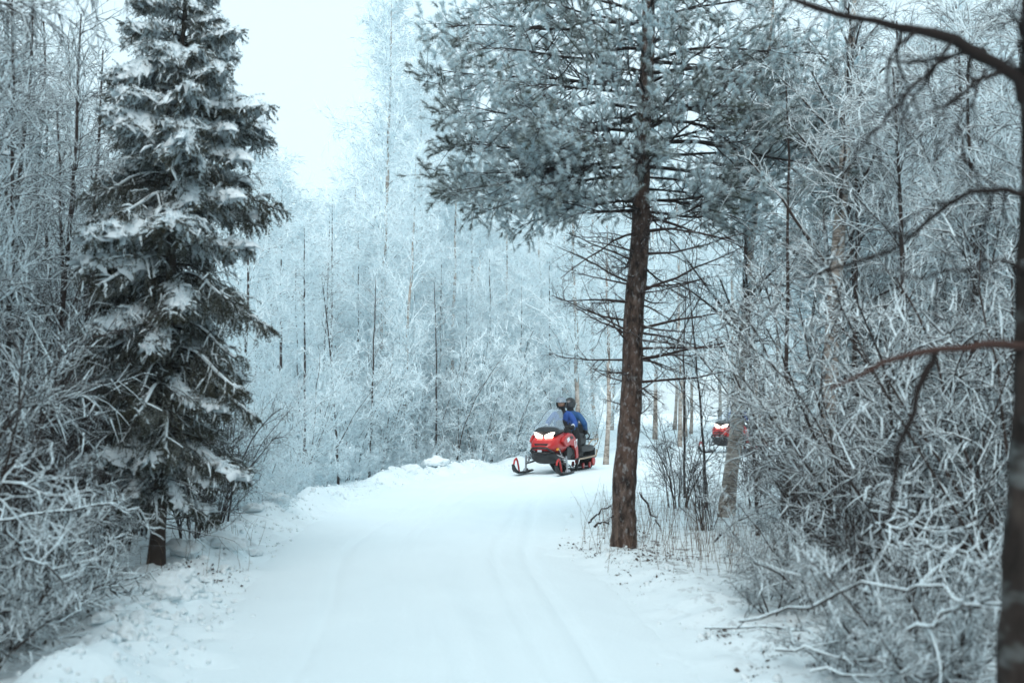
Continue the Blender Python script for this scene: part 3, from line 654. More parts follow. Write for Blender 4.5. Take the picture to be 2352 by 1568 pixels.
def big_spruce():
    rng = np.random.default_rng(31); H = 6.05; Y = 9.15; X_ = gx(366, Y)
    o = empty('spruce_tree', (X_, Y, hz(X_, Y) - .05)); tag(o, 'big dark spruce with snow-laden boughs beside the left trail edge', 'tree')
    z = np.linspace(0, 1, 20); P0 = np.stack([0.20 * z + .015 * np.sin(z * 7), .015 * np.cos(z * 5), z * H], 1)[None]; R0 = (.062 * (1 - z) ** .9 + .008)[None]; R0[0, 0] *= 1.25
    a = Geo(); a.add(*tube(P0, R0, 14, .06, rng)); a.build('trunk', M['spruce_bark'], o)
    kinds = [bough_mesh(300, .05, .3, .95), bough_mesh(301, .08, .4, 1.25), bough_mesh(302, .11, .55, .55), bough_mesh(303, .12, .65, .25), bough_mesh(304, .09, .5, .8), bough_mesh(305, .13, .8, .12)]
    nb = 165
    for k in range(nb):
        u = (k + rng.random()) / nb; zz = 0.60 + (H - .10 - .60) * u ** .95
        L = min(.88, .42 * (H - zz) + .07) * (.66 + .5 * rng.random()); az = k * 2.39996 + rng.normal() * .35
        if zz < 1.6: L *= .75 + .25 * (zz - .6) / 1.0
        front = math.sin(az) < -.1
        hi = u > .55
        w = np.array([3, 3, 1.2, .4, 2, .2]) if hi else (np.array([1.0, 2.0, 2.2, 2.2, 1.6, 2.2]) if u > .3 else np.array([.3, .9, 2.4, 2.8, .7, 3.0]))
        v = rng.choice(6, p=w / w.sum()); cm, sm = kinds[v]
        b = link('bough', cm, o); b.location = (.20 * zz / H, 0, zz); pit = R(22 * (u - .35) + rng.normal() * 8)
        b.rotation_euler = (rng.normal() * .18, -pit, az); b.scale = (L, L * (.8 + .3 * rng.random()) + .06, L * .85 + .12)
        link('snow_load', sm, b)
    # bare dead boughs round the foot of the trunk
    dl = []
    for k in range(26):
        zz = .35 + 1.0 * rng.random(); az = k * 2.4; d = np.array([math.cos(az), math.sin(az), -.05 + .1 * rng.normal()]); L = .35 + .5 * rng.random(); p = np.array([.2 * zz / H, 0, zz]); q = [p]
        for _ in range(6): q.append(q[-1] + d * L / 6); d = d + .09 * rng.standard_normal(3) + np.array([0, 0, -.03])
        dl.append(q)
    D = np.array(dl); RD = np.tile(np.linspace(.008, .003, 7), (26, 1)); D1, RD1 = grow(rng, D, RD, 8, .2, 1, (30, 70), lambda t, p: .4 * p, 4, .6, jit=.2, rmin=.0028, droop=.06)
    g = Geo(); g.add(*tube(D, RD, 4)); g.add(*tube(D1, RD1, 3)); g.build('dead_branches', M['twig_low'], o)
big_spruce()

# ------------------------------------------------------------------ pine
def pine():
    rng = np.random.default_rng(77); Y = 11.2
    pts = [px(1430, 1262, Y), px(1432, 1180, Y), px(1443, 1000, Y), px(1453, 800, Y), px(1463, 640, Y), px(1472, 450, Y), px(1481, 250, Y), px(1489, 40, Y), px(1494, -160, Y), px(1498, -380, Y)]
    base = pts[0].copy()
    P = np.array(pts) - base; P[:, 2] += -0.03
    K = 70; tt = np.linspace(0, len(P) - 1, K); P0 = np.stack([np.interp(tt, np.arange(len(P)), P[:, i]) for i in range(3)], 1)
    P0[:, 0] += 0.012 * np.sin(tt * 3.1); P0[:, 1] += 0.015 * np.sin(tt * 2.2 + 1)
    R0 = np.interp(tt, np.arange(len(P)), [0.150, 0.131, 0.122, 0.115, 0.108, 0.098, 0.086, 0.070, 0.050, 0.02]); R0 *= 1 + 0.02 * rng.standard_normal(K)
    o = empty('pine_tree', (base[0], base[1], hz(base[0], base[1]) - 0.02))
    tag(o, 'tall pine with bare reddish-brown trunk standing at the right trail edge', 'tree')
    a = Geo(); V, Q = tube(P0[None], R0[None], 28, 0.035, rng); a.add(V, Q); a.build('trunk', M['pine_bark'], o)
    H = P0[-1, 2]
    # live boughs
    def bough(seed, L, n1, n2, nn=66):
        """one pine bough along +X: limb, shoots, needle tufts"""
        r = np.random.default_rng(seed); K = 9; Bq = np.zeros((1, K, 3)); d = np.array([1., 0, .02])
        for k in range(1, K):
            Bq[0, k] = Bq[0, k - 1] + d / np.linalg.norm(d) * L / (K - 1); d = d / np.linalg.norm(d) + .10 * r.standard_normal(3) + np.array([0, 0, .02])
        RBq = np.linspace(.010 + .007 * L, .005, K)[None]
        S1, RS1 = grow(r, Bq, RBq, n1, 0.22, 1.0, (28, 65), lambda t, p: 0.36 * p * (1.2 - 0.8 * t) + 0.10, 6, 0.55, up=0.10, droop=-0.03, jit=0.16, rmin=0.005, flat=0.5)
        S2, RS2 = grow(r, S1, RS1, n2, 0.25, 1.0, (25, 65), lambda t, p: 0.30 * p + 0.07, 4, 0.7, up=0.22, droop=-0.06, jit=0.16, rmin=0.0035, flat=0.8)
        w = Geo(); w.add(*tube(Bq, RBq, 6), 1); w.add(*tube(S1, RS1, 4), 1); w.add(*tube(S2[:, ::3], RS2[:, ::3], 3), 1)
        E = np.concatenate([S2[:, -2:], S1[:, -2:], S2[:, 1:3][::2]])
        bf = 0.34 + 0.66 * np.clip(NZ(E[:, 0, 0] * 2.7 + seed, E[:, 0, 1] * 2.7), -1, 1)
        V, T_, f_ = needles(r, E, nn, 0.058, 0.0048, (15, 86), frost_base=0.0, frost_up=0.62, t0=0.0)
        w.add(V, T_, 0, np.clip(f_ + np.repeat(bf, nn * 3), 0, 1))
        cap = E[bf > 0.40]; up = np.stack([cap[:, 0], cap[:, 1] * .6 + cap[:, 0] * .4 + np.array([0, 0, .035])], 1)
        V, T_, f_ = needles(r, up, 56, 0.042, 0.0052, (10, 85), frost_base=1.0, frost_up=0.3, t0=0.3); w.add(V, T_, 0, np.clip(f_, .75, 1))
        return w.mesh('bough', [M['pine_needle'], M['branch_bare']], attr='frost')
    LONG = [bough(500 + k, 2.3, 15, 6) for k in range(4)]; SHORT = [bough(510 + k, 1.3, 11, 5) for k in range(4)]
    lst = []
    for k in range(52):
        u = (k + rng.random()) / 52; z = 3.75 + (H - 0.2 - 3.75) * u
        L = (2.3 if u < 0.55 else 2.3 * (1 - (u - 0.55) / 0.5)) * (0.55 + 0.55 * rng.random())
        if u < 0.10: L *= 0.6
        lst.append((z, k * 137.5 + rng.normal() * 15, max(L, .5) * (.7 if 215 < (k * 137.5) % 360 < 325 else 1), -2 + 22 * u + rng.normal() * 9))
    for z, azd, L, pit in ((5.15, 176, 2.4, 2), (4.95, 186, 2.3, 6), (4.55, 174, 2.5, -6), (4.45, 192, 2.2, -5), (4.2, 180, 2.0, -5), (5.7, 182, 2.4, 6), (4.6, 200, 2.2, -2), (4.7, 160, 2.2, 0), (4.1, 205, 1.5, -5), (4.4, -8, 1.9, -3), (4.8, 8, 2.1, 0), (4.1, 350, 1.4, -6), (5.3, 205, 2.3, 4), (5.9, 165, 2.3, 10), (4.3, 265, 1.4, -6), (4.7, 285, 1.6, 0), (4.9, 250, 1.6, 3), (5.1, 300, 1.7, 2), (4.5, 230, 1.7, -4), (5.0, 215, 2.0, -2), (5.4, 325, 2.0, 2), (4.9, 335, 2.0, -2), (5.5, 270, 1.5, 4), (5.8, 235, 1.9, 4), (4.5, 168, 2.3, -13), (4.35, 184, 2.1, -14), (4.3, 197, 1.9, -15), (3.95, 175, 1.5, -10), (3.8, 190, 1.2, -8), (3.75, 215, 1.2, -8), (3.7, 10, 1.3, -8), (3.85, -20, 1.6, -8), (4.2, 4, 2.3, -6), (4.5, -14, 2.4, -2), (4.95, -3, 2.4, 2), (3.65, 320, 1.2, -6), (3.75, 250, 1.0, -4), (5.3, 0, 2.3, 5)):
        lst.append((z, azd, L, pit))
    for q, (z, azd, L, pit) in enumerate(lst):
        i = min(np.searchsorted(P0[:, 2], z), len(P0) - 1); long_ = L > 1.35
        b = link('bough', (LONG if long_ else SHORT)[rng.integers(4)], o); b.location = tuple(P0[i]); b.rotation_euler = (rng.normal() * .3, -R(pit), R(azd)); b.scale = (L / (2.3 if long_ else 1.3),) * 3
    def boughs(lst, K=9):
        out = []; rr = []
        for (z, azd, L, pit, cur) in lst:
            i = min(np.searchsorted(P0[:, 2], z), len(P0) - 1); p = P0[i].copy()
            az = R(azd); d = np.array([math.cos(az) * math.cos(pit), math.sin(az) * math.cos(pit), math.sin(pit)]); q = [p]
            for k in range(K - 1):
                q.append(q[-1] + d * L / (K - 1)); d = d + np.array([0, 0, cur]) + 0.10 * rng.standard_normal(3); d /= np.linalg.norm(d)
            out.append(q); rr.append(np.linspace(0.014 + 0.011 * L, 0.006, K))
        return np.array(out), np.array(rr)
    # dead lower branches, thin and brown
    dl = []
    for k in range(46):
        z = 1.35 + 2.5 * ((k + rng.random()) / 46) ** 0.85
        dl.append((z, k * 137.5 + rng.normal() * 20, (0.45 + 0.9 * rng.random()) * (0.6 + 0.25 * z / 2), R(-2 + rng.normal() * 16), -0.01 + 0.05 * rng.random()))
    for z, azd, L, pit in ((2.0, 3, 1.7, 8), (2.35, -5, 1.6, 14), (1.75, 8, 1.5, 5), (2.9, 175, 1.0, 24), (3.1, 184, .9, 30), (2.75, -4, 1.5, 24), (2.35, 184, .75, 14), (2.15, -12, 1.5, 2)):
        dl.append((z, azd, L, R(pit), 0.01))
    D, RD = boughs(dl, 7); RD = RD * 0.62
    D1, RD1 = grow(rng, D, RD, 9, 0.2, 1.0, (30, 70), lambda t, p: 0.42 * p * (1.1 - .6 * t), 5, 0.55, up=0.02, droop=0.02, jit=0.2, rmin=0.0035)
    D2, RD2 = grow(rng, D1, RD1, 5, 0.2, 1.0, (30, 70), lambda t, p: 0.45 * p, 3, 0.7, jit=0.2, rmin=0.0025)
    d = Geo(); d.add(*tube(D, RD, 5)); d.add(*tube(D1, RD1, 3)); d.add(*tube(D2, RD2, 3)); d.build('dead_branches', M['twig_bare'], o)
pine()

# ------------------------------------------------------------------ near tree on the right edge, out of focus
def near_tree():
    rng = np.random.default_rng(15); Y = 3.3
    foot = np.array([gx(2370, Y), Y, 0.0]); foot[2] = hz(foot[0], foot[1]) - 0.05
    o = empty('near_tree', tuple(foot)); tag(o, 'dark out-of-focus tree trunk with bare branches at the right edge', 'tree')
    T0 = np.array([px(2372, 1800, Y), px(2358, 1568, Y), px(2360, 1200, Y), px(2372, 900, Y), px(2368, 700, Y), px(2378, 400, Y), px(2372, 150, Y), px(2384, -200, Y), px(2390, -600, Y)]); T0[0] = foot
    tt = np.linspace(0, len(T0) - 1, 50); P0 = np.stack([np.interp(tt, np.arange(len(T0)), T0[:, i]) for i in range(3)], 1) - foot
    R0 = np.interp(tt, [0, 1, 2, 3, 5, 8], [0.098, 0.092, 0.07, 0.055, 0.045, 0.025])
    a = Geo(); a.add(*tube(P0[None], R0[None], 18, 0.06, rng)); a.build('trunk', M['near_bark'], o)
    def br(pts, r0, r1, n=14):
        Q = np.array([px(x, y, d) for x, y, d in pts]) - foot
        t = np.linspace(0, len(Q) - 1, n); Q = np.stack([np.interp(t, np.arange(len(Q)), Q[:, i]) for i in range(3)], 1)
        Q[1:-1] += 0.006 * rng.standard_normal((n - 2, 3)); return Q, np.linspace(r0, r1, n)
    L = [br([(2372, 250, Y), (2330, 180, 3.3), (2220, 110, 3.35), (2100, 70, 3.4), (1960, 40, 3.45), (1820, 0, 3.5), (1700, -40, 3.6)], .023, .006),
         br([(2376, 470, Y), (2310, 435, 3.3), (2220, 445, 3.4), (2120, 520, 3.5), (2060, 570, 3.6), (1950, 610, 3.7), (1840, 640, 3.8)], .012, .004),
         br([(2190, 130, 3.35), (2130, 160, 3.3), (2060, 240, 3.3), (2010, 300, 3.3), (1960, 360, 3.35), (1930, 420, 3.4)], .008, .003),
         br([(2260, 160, 3.3), (2240, 230, 3.25), (2200, 290, 3.25), (2210, 360, 3.25), (2245, 400, 3.3)], .006, .003),
         br([(2380, 640, Y), (2300, 590, 3.2), (2230, 610, 3.2), (2120, 640, 3.3), (2060, 640, 3.4)], .007, .003),
         br([(2350, 120, Y), (2345, 60, 3.2), (2352, -40, 3.2)], .01, .006)]
    P = np.array([q for q, _ in L]); Rr = np.array([r for _, r in L])
    S1, RS1 = grow(rng, P, Rr, 13, 0.12, 0.98, (35, 80), lambda t, p: 0.10 + 0.28 * p * (1 - .5 * t), 6, 0.5, up=-0.2, droop=0.22, jit=0.25, rmin=0.0032)
    S2, RS2 = grow(rng, S1, RS1, 5, 0.2, 1.0, (35, 70), lambda t, p: 0.35 * p, 4, 0.7, droop=0.15, jit=0.3, rmin=0.0024)
    b = Geo(); b.add(*tube(P, Rr, 7, 0.14, rng)); b.add(*tube(S1, RS1, 4, 0.1, rng)); b.add(*tube(S2, RS2, 3)); b.build('crown', M['branch_bare'], o)
    Q, r = br([(2380, 790, Y), (2250, 790, 3.2), (2120, 808, 3.1), (2000, 845, 3.05), (1905, 893, 3.0)], .016, .005)
    b = Geo(); b.add(*tube(Q[None], r[None], 9, 0.08, rng)); tag(b.build('broken_branch', mat('red_brown_bark', (0.070, 0.034, 0.026), .9)[0], o), 'bare reddish-brown snapped branch')
    Q, r = br([(2150, 805, 3.12), (2120, 880, 3.1), (2075, 1000, 3.1), (2050, 1120, 3.15), (2020, 1240, 3.2)], .012, .005)
    b = Geo(); b.add(*tube(Q[None], r[None], 7, 0.1, rng)); b.build('hanging_branch', M['branch_bare'], o)
near_tree()

# near birch at the upper left: drooping rimed branches reaching in over the frame's corner
def near_left_birch():
    rng = np.random.default_rng(25)
    foot = np.array([-3.55, 5.4, 0.0]); foot[2] = hz(foot[0], foot[1]) - .05
    o = empty('drooping_birch', tuple(foot)); tag(o, 'birch with rimed twigs hanging into the upper left corner', 'tree')
    z = np.linspace(0, 1, 12); P0 = np.stack([-0.2 * z, 0.1 * z, z * 6.4], 1)[None]; R0 = (0.09 * (1 - z) + 0.012)[None]
    a = Geo(); a.add(*tube(P0, R0, 12, .05, rng)); a.build('trunk', M['birch'], o)
    Bl = []
    for (x, y, d), z0 in (((250, -60, 6.2), 4.0), ((160, -40, 5.8), 3.8), ((60, 40, 5.6), 3.3), ((330, -120, 6.6), 4.4), ((130, 60, 6.5), 3.5), ((-40, 120, 5.6), 2.9)):
        s = np.array([-0.2 * z0 / 6.4, 0.05, z0]); e = px(x, y, d) - foot; t = np.linspace(0, 1, 9)[:, None]
        Bl.append(s * (1 - t) + e * t + np.array([0, 0, 0.35]) * np.sin(t * np.pi))
    B = np.array(Bl); RB = np.tile(np.linspace(0.02, 0.006, 9), (len(Bl), 1))
    T, RT = grow(rng, B, RB, 16, 0.25, 1.0, (30, 70), lambda t, p: 0.42 + 0 * t, 6, 0.5, up=-0.1, droop=0.30, jit=0.15, rmin=0.006)
    L, RL = grow(rng, T, RT, 8, 0.1, 1.0, (25, 60), lambda t, p: 0.4 * p, 4, 0.8, droop=0.22, jit=0.2, rmin=0.0052)
    c = Geo(); c.add(*tube(B, RB, 5), 0); c.add(*tube(T, RT, 4), 1); c.add(*tube(L, RL, 3), 1); c.build('crown', [M['branch'], M['twig']], o)
near_left_birch()

# ------------------------------------------------------------------ fallen and leaning rimed branches
def fallen(pts, r0, r1, label, n=12, side=7, sub=4, group='rimed branches lying beside the trail', L1=0.32, rm=0.0065, m=None, seed=0, name='fallen_branch'):
    rng = np.random.default_rng(900 + seed)
    Q = np.array([px(x, y, d) for x, y, d in pts]); t = np.linspace(0, len(Q) - 1, n); Q = np.stack([np.interp(t, np.arange(len(Q)), Q[:, i]) for i in range(3)], 1)
    Q[1:-1] += 0.018 * rng.standard_normal((n - 2, 3))
    gz = height(Q[:, 0], Q[:, 1]); Q[:, 2] = np.maximum(Q[:, 2], gz + r0 * 0.6)
    base = Q[0].copy(); P = (Q - base)[None]; Rr = np.linspace(r0, r1, n)[None]
    S1, RS1 = grow(rng, P, Rr, side, 0.12, 1.0, (30, 70), lambda t, p: L1 * (1.2 - .6 * t), 6, 0.6, up=0.15, jit=0.22, rmin=rm)
    S2, RS2 = grow(rng, S1, RS1, sub, 0.2, 1.0, (30, 70), lambda t, p: 0.45 * p, 4, 0.8, jit=0.25, rmin=rm * .85)
    b = Geo(); b.add(*tube(P, Rr, 9, .16, rng)); o = b.build(name, m or M['fat_rime']); o.location = tuple(base)
    s = Geo(); s.add(*tube(S1, RS1, 5, .08, rng)); s.add(*tube(S2, RS2, 4)); s.build('crown', M['twig'], o)  # side twigs of the lying branch, not a tree's crown
    return tag(o, label, 'branch', group)
fallen([(1700, 1425, 5.2), (1828, 1397, 4.9), (1979, 1352, 4.6), (2094, 1334, 4.4), (2184, 1362, 4.3), (2290, 1394, 4.2), (2400, 1400, 4.1)], .0085, .0065, 'long thick rimed branch arching across the lower right thicket', 16, 9, 4, seed=1, L1=.3)
fallen([(2085, 1445, 4.5), (2130, 1430, 4.4), (2180, 1400, 4.3), (2215, 1380, 4.25), (2300, 1385, 4.2)], .010, .007, 'short rimed branch crossing beneath the long arching branch', 10, 5, 3, seed=2, L1=.25)
for k, (pts, lab) in enumerate([
    ([(1620, 1440, 6.4), (1800, 1450, 6.0), (1960, 1470, 5.6), (2120, 1475, 5.3)], 'rimed branch flat on the right verge, reaching nearest the trail'),
    ([(1780, 1490, 5.4), (1920, 1500, 5.2), (2080, 1520, 5.0), (2260, 1500, 4.8)], 'rimed branch lying low in the bottom right brush'),
    ([(1860, 1540, 5.0), (2000, 1545, 4.8), (2160, 1535, 4.7), (2320, 1545, 4.6)], 'rimed branch along the bottom edge at lower right'),
    ([(1980, 1230, 5.6), (2060, 1180, 5.4), (2130, 1240, 5.3), (2180, 1300, 5.2)], 'bent rimed branch sticking up above the long arching branch'),
    ([(2010, 1225, 5.2), (2060, 1200, 5.1), (2150, 1225, 5.0), (2230, 1270, 4.9), (2240, 1330, 4.8)], 'rimed branch curving down through the right thicket')]):
    fallen(pts, .008, .005, lab, 12, 12, 5, seed=10 + k, L1=.34)
for k, (pts, lab) in enumerate([
    ([(-60, 1135, 5.0), (40, 1105, 5.0), (90, 1125, 5.1), (140, 1160, 5.2)], 'looped rimed branch poking in from the left edge'),
    ([(-40, 1190, 5.4), (80, 1180, 5.6), (200, 1160, 6.0), (320, 1165, 6.4)], 'rimed branch reaching level towards the spruce foot'),
    ([(10, 1215, 5.2), (60, 1270, 5.3), (110, 1310, 5.4), (190, 1340, 5.6)], 'rimed branch sloping down from the left edge'),
    ([(0, 1480, 5.9), (110, 1420, 6.2), (200, 1360, 6.6), (225, 1330, 6.8), (275, 1370, 7.0)], 'thick forked rimed branch on the brush pile at left'),
    ([(-60, 1400, 6.0), (80, 1385, 6.4), (220, 1350, 7.0), (330, 1320, 7.6)], 'rimed branch lying lengthwise on the left brush pile'),
    ([(-60, 1510, 5.4), (30, 1470, 5.7), (120, 1440, 6.0), (190, 1400, 6.4)], 'lowest rimed branch of the left brush pile'),
    ([(170, 1370, 6.6), (195, 1310, 6.6), (212, 1250, 6.6)], 'upright snapped rimed stick on the left brush pile')]):
    fallen(pts, .010, .006, lab, 12, 11, 5, seed=30 + k, L1=.32)
for k, (pts, lab) in enumerate([
    ([(1352, 1200, 11.0), (1375, 1180, 11.0), (1404, 1160, 11.0)], 'dark broken stick leaning left of the pine foot'),
    ([(1365, 1210, 10.8), (1390, 1195, 10.9), (1410, 1185, 11.0)], 'shorter dark stick below the leaning stick by the pine'),
    ([(1470, 1130, 11.3), (1500, 1180, 11.0), (1518, 1215, 10.8)], 'thin dark stick slanting right of the pine foot'),
    ([(1640, 1245, 11.2), (1690, 1195, 11.4), (1760, 1160, 11.6)], 'dark stick propped below the leaning birch')]):
    fallen(pts, .012, .007, lab, 8, 3, 1, seed=50 + k, L1=.15, rm=.003, m=M['branch_bare'], group='dark sticks beside the pine', name='broken_stick')

# ------------------------------------------------------------------ ploughed snow lumps along the bank
def lump_mesh(seed):
    from mathutils import noise as mn
    bm = bmesh.new(); bmesh.ops.create_icosphere(bm, subdivisions=4, radius=1.0); o3 = Vector((seed * 7.3, seed * 3.1, seed * 5.7))
    for v in bm.verts:
        c = v.co.copy(); k = 1 + 0.42 * mn.noise(c * 1.3 + o3) + 0.24 * mn.noise(c * 3.1 + o3) + 0.13 * mn.noise(c * 7.0 + o3) + 0.06 * mn.noise(c * 15 + o3)
        v.co = Vector((c.x * k, c.y * k * .8, max(c.z * k * .62, -.35)))
    me = bpy.data.meshes.new('snow_lump'); bm.to_mesh(me); bm.free()
    for p in me.polygons: p.use_smooth = True
    me.materials.append(M['snow_lump']); return me
LUMPS = [lump_mesh(i + 1) for i in range(6)]
big = [(528, 1290, .15, 'largest ploughed snow lump on the left bank right of the spruce'), (640, 1190, .12, 'rounded snow lump farther up the left bank'), (588, 1200, .12, 'snow lump beside twigs at the bank top'),
       (430, 1312, .13, 'snow lump resting at the foot of the big spruce'), (415, 1368, .11, 'flat snow lump just below the spruce foot'), (945, 1092, .22, 'snow heap at the outer edge of the bend'), (1000, 1088, .20, 'snow heap right next to the other heap at the bend'),
       (195, 1420, .12, 'snow lump beside the left brush pile'), (905, 1100, .16, 'small snow heap left of the two heaps at the bend')]
def lump(x, y, r, k):
    Y0 = EYE * F / (y - 927.0); X0 = gx(x, Y0); o = link('snow_lump', LUMPS[k % 6]); o.location = (X0, Y0, hz(X0, Y0) + r * .22)
    o.scale = (r * (1 + .3 * random.random()), r, r * (.8 + .3 * random.random())); o.rotation_euler = (random.gauss(0, .2), random.gauss(0, .2), random.random() * 6.28); return o
for k, (x, y, r, lab) in enumerate(big): tag(lump(x, y, r * 1.25, k), lab, 'snow lump', 'snow lumps along the left bank')
for k in range(44):
    t = random.random(); x = 210 + 330 * t + random.gauss(0, 45); y = 1500 - 190 * t + random.gauss(0, 24)
    tag(lump(x, y, .035 + .075 * random.random() ** 2, k), 'small dirty-white snow lump scattered on the left bank', 'snow lump', 'small snow lumps on the left bank')

# loose crumbs and litter: nobody could count them
def crumbs():
    rng = np.random.default_rng(61); g = Geo(); n = 4200
    t = rng.random(n); i = (t * (len(PATH) - 1)).astype(int)
    sel = (PATH[i, 1] > 4.5) & (PATH[i, 1] < 24); i = i[sel]; n = len(i)
    off = -(PATH[i, 2] + 0.30 + 0.28 * rng.standard_normal(n)); flip = rng.random(n) < 0.18; off = np.where(flip, -off, off)
    p = PATH[i, :2] + PN[i] * off[:, None] + 0.05 * rng.standard_normal((n, 2)); z = height(p[:, 0], p[:, 1]); r = 0.007 + 0.026 * rng.random(n) ** 2.5
    P = np.stack([p[:, 0], p[:, 1], z + r * .3], 1)
    d = norm(rng.standard_normal((n, 3))); Pt = np.stack([P - d * r[:, None], P - d * r[:, None] * .4, P + d * r[:, None] * .45, P + d * r[:, None]], 1)
    V, Q = tube(Pt, r[:, None] * np.array([.25, .9, .8, .2])[None], 5, .2, rng); g.add(V, Q)
    tag(g.build('snow_crumbs', M['snow_lump']), 'loose snow crumbs scattered along the trail edges', 'snow', kind='stuff')
crumbs()
def litter():
    rng = np.random.default_rng(62); g = Geo()
    cs = [(1440, 1270, 60, 26, 260), (1500, 1285, 60, 12, 160), (1340, 1250, 40, 12, 60), (1450, 1340, 60, 30, 40), (1500, 1350, 60, 10, 30), (510, 1325, 40, 16, 200), (440, 1345, 50, 12, 120), (330, 1365, 90, 18, 90), (290, 1440, 40, 15, 24), (1650, 1465, 40, 18, 60), (1790, 1520, 80, 20, 90), (390, 1385, 40, 12, 50), (1900, 1440, 200, 60, 200), (130, 1460, 80, 30, 60)]
    for (x, y, sx, sy, n) in cs:
        n = int(n * 1.6); q_ = rng.integers(0, max(4, n // 12), n); cx_ = rng.standard_normal((n, 2))[q_]; x = x + sx * cx_[:, 0]; y = y + sy * cx_[:, 1]; sx *= .22; sy *= .25
        xx = x + sx * rng.standard_normal(n); yy = np.maximum(y + sy * rng.standard_normal(n), 1090); D = EYE * F / (yy - 927); Xw = (xx - CX) / F * D
        zz = height(Xw, D); a = rng.random(n) * 6.28; l = 0.004 + 0.020 * rng.random(n) ** 3; w = l * (.25 + .5 * rng.random(n))
        c = np.stack([Xw, D, zz + 0.008], 1); u = np.stack([np.cos(a), np.sin(a), .5 * rng.standard_normal(n)], 1) * l[:, None]; v = np.stack([-np.sin(a), np.cos(a), .6 * rng.standard_normal(n)], 1) * w[:, None]
        V = np.stack([c - u, c - v * .8, c + u * .3 - v, c + u, c + v], 1).reshape(-1, 3); g.add(V, np.arange(n * 5).reshape(-1, 5))
    tag(g.build('leaf_litter', M['litter']), 'dark dead leaves and bark bits lying on the snow', 'litter', kind='stuff')
litter()
def grass():
    rng = np.random.default_rng(63); Ps = []; Rs = []
    for (x, y, sx, sy, n, h) in ((1385, 1235, 26, 25, 46, .55), (1480, 1235, 22, 20, 26, .55), (1560, 1220, 60, 25, 60, .6), (1640, 1250, 70, 20, 60, .5), (1720, 1290, 80, 30, 70, .45), (1600, 1290, 100, 25, 40, .3), (540, 1260, 30, 20, 20, .3), (450, 1330, 60, 15, 16, .25), (1480, 1150, 50, 20, 30, .5)):
        xx = x + sx * rng.standard_normal(n); yy = np.maximum(y + sy * rng.standard_normal(n), 1100); D = EYE * F / (yy - 927); Xw = (xx - CX) / F * D
        p = np.stack([Xw, D, height(Xw, D) - .02], 1); d = norm(np.stack([.18 * rng.standard_normal(n), .18 * rng.standard_normal(n), np.ones(n)], 1)); L = h * (.4 + .9 * rng.random(n))
        out = [p]
        for k in range(4): p = p + d * (L / 4)[:, None]; out.append(p); d = norm(d + .12 * rng.standard_normal((n, 3)))
        Ps.append(np.stack(out, 1)); Rs.append(np.tile(np.linspace(.0028, .0012, 5), (n, 1)))
    g = Geo(); g.add(*tube(np.concatenate(Ps), np.concatenate(Rs), 3)); tag(g.build('dry_grass', M['straw']), 'thin dry grass stalks poking through snow around the pine', 'grass', kind='stuff')
grass()
# ------------------------------------------------------------------ snowmobiles
def coat(name, col, rough=0.35, dirt=0.25):
    m, t, b = mat(name, col, rough); n = noise(t, 14.0, 4.0)
    f = math_(t, 'MULTIPLY', ramp(t, n, [(0.5, 0.0), (0.75, 1.0)]), dirt)
    t.links.new(mixcol(t, f, col, tuple(0.5 * c + 0.22 for c in col)), b.inputs['Base Color']); return m
M['red'] = coat('red_body_paint', (0.42, 0.009, 0.008), 0.3, 0.05)
M['black'] = coat('black_plastic', (0.009, 0.009, 0.010), 0.5, 0.05)
M['rubber'] = coat('track_rubber', (0.010, 0.0095, 0.0095), 0.8, 0.12)
M['steel'] = mat('bare_steel', (0.35, 0.36, 0.38), 0.4, 0.8)[0]
M['vinyl'] = coat('seat_vinyl', (0.009, 0.009, 0.010), 0.6, 0.05)
M['board'] = coat('scuffed_tan_board', (0.36, 0.27, 0.19), 0.7, 0.4)
M['white'] = mat('white_decal', (0.78, 0.79, 0.8), 0.5)[0]
M['amber'] = mat('amber_reflector', (0.75, 0.32, 0.02), 0.3)[0]
m_, t_, b_ = mat('lit_headlight', (0.9, 0.9, 0.9), 0.2); b_.inputs['Emission Color'].default_value = (1.0, 0.80, 0.66, 1); b_.inputs['Emission Strength'].default_value = 4.5; M['lamp'] = m_
m_, t_, b_ = mat('clear_windshield', (0.36, 0.45, 0.52), 0.08); b_.inputs['Alpha'].default_value = 0.30; M['shield'] = m_
m_, t_, b_ = mat('tinted_visor', (0.22, 0.27, 0.32), 0.12); b_.inputs['Alpha'].default_value = 0.85; M['visor'] = m_
M['visor_dark'] = mat('dark_visor', (0.03, 0.032, 0.036), 0.1)[0]
M['blue'] = coat('blue_jacket', (0.006, 0.055, 0.26), 0.75, 0.06)
M['blue2'] = coat('blue_jacket_worn', (0.006, 0.065, 0.19), 0.75, 0.06)
M['cloth'] = coat('black_winter_cloth', (0.007, 0.0065, 0.007), 0.85, 0.05)
M['skin'] = mat('skin', (0.42, 0.22, 0.15), 0.5)[0]
M['cuff'] = mat('grey_cuff', (0.5, 0.53, 0.55), 0.7)[0]

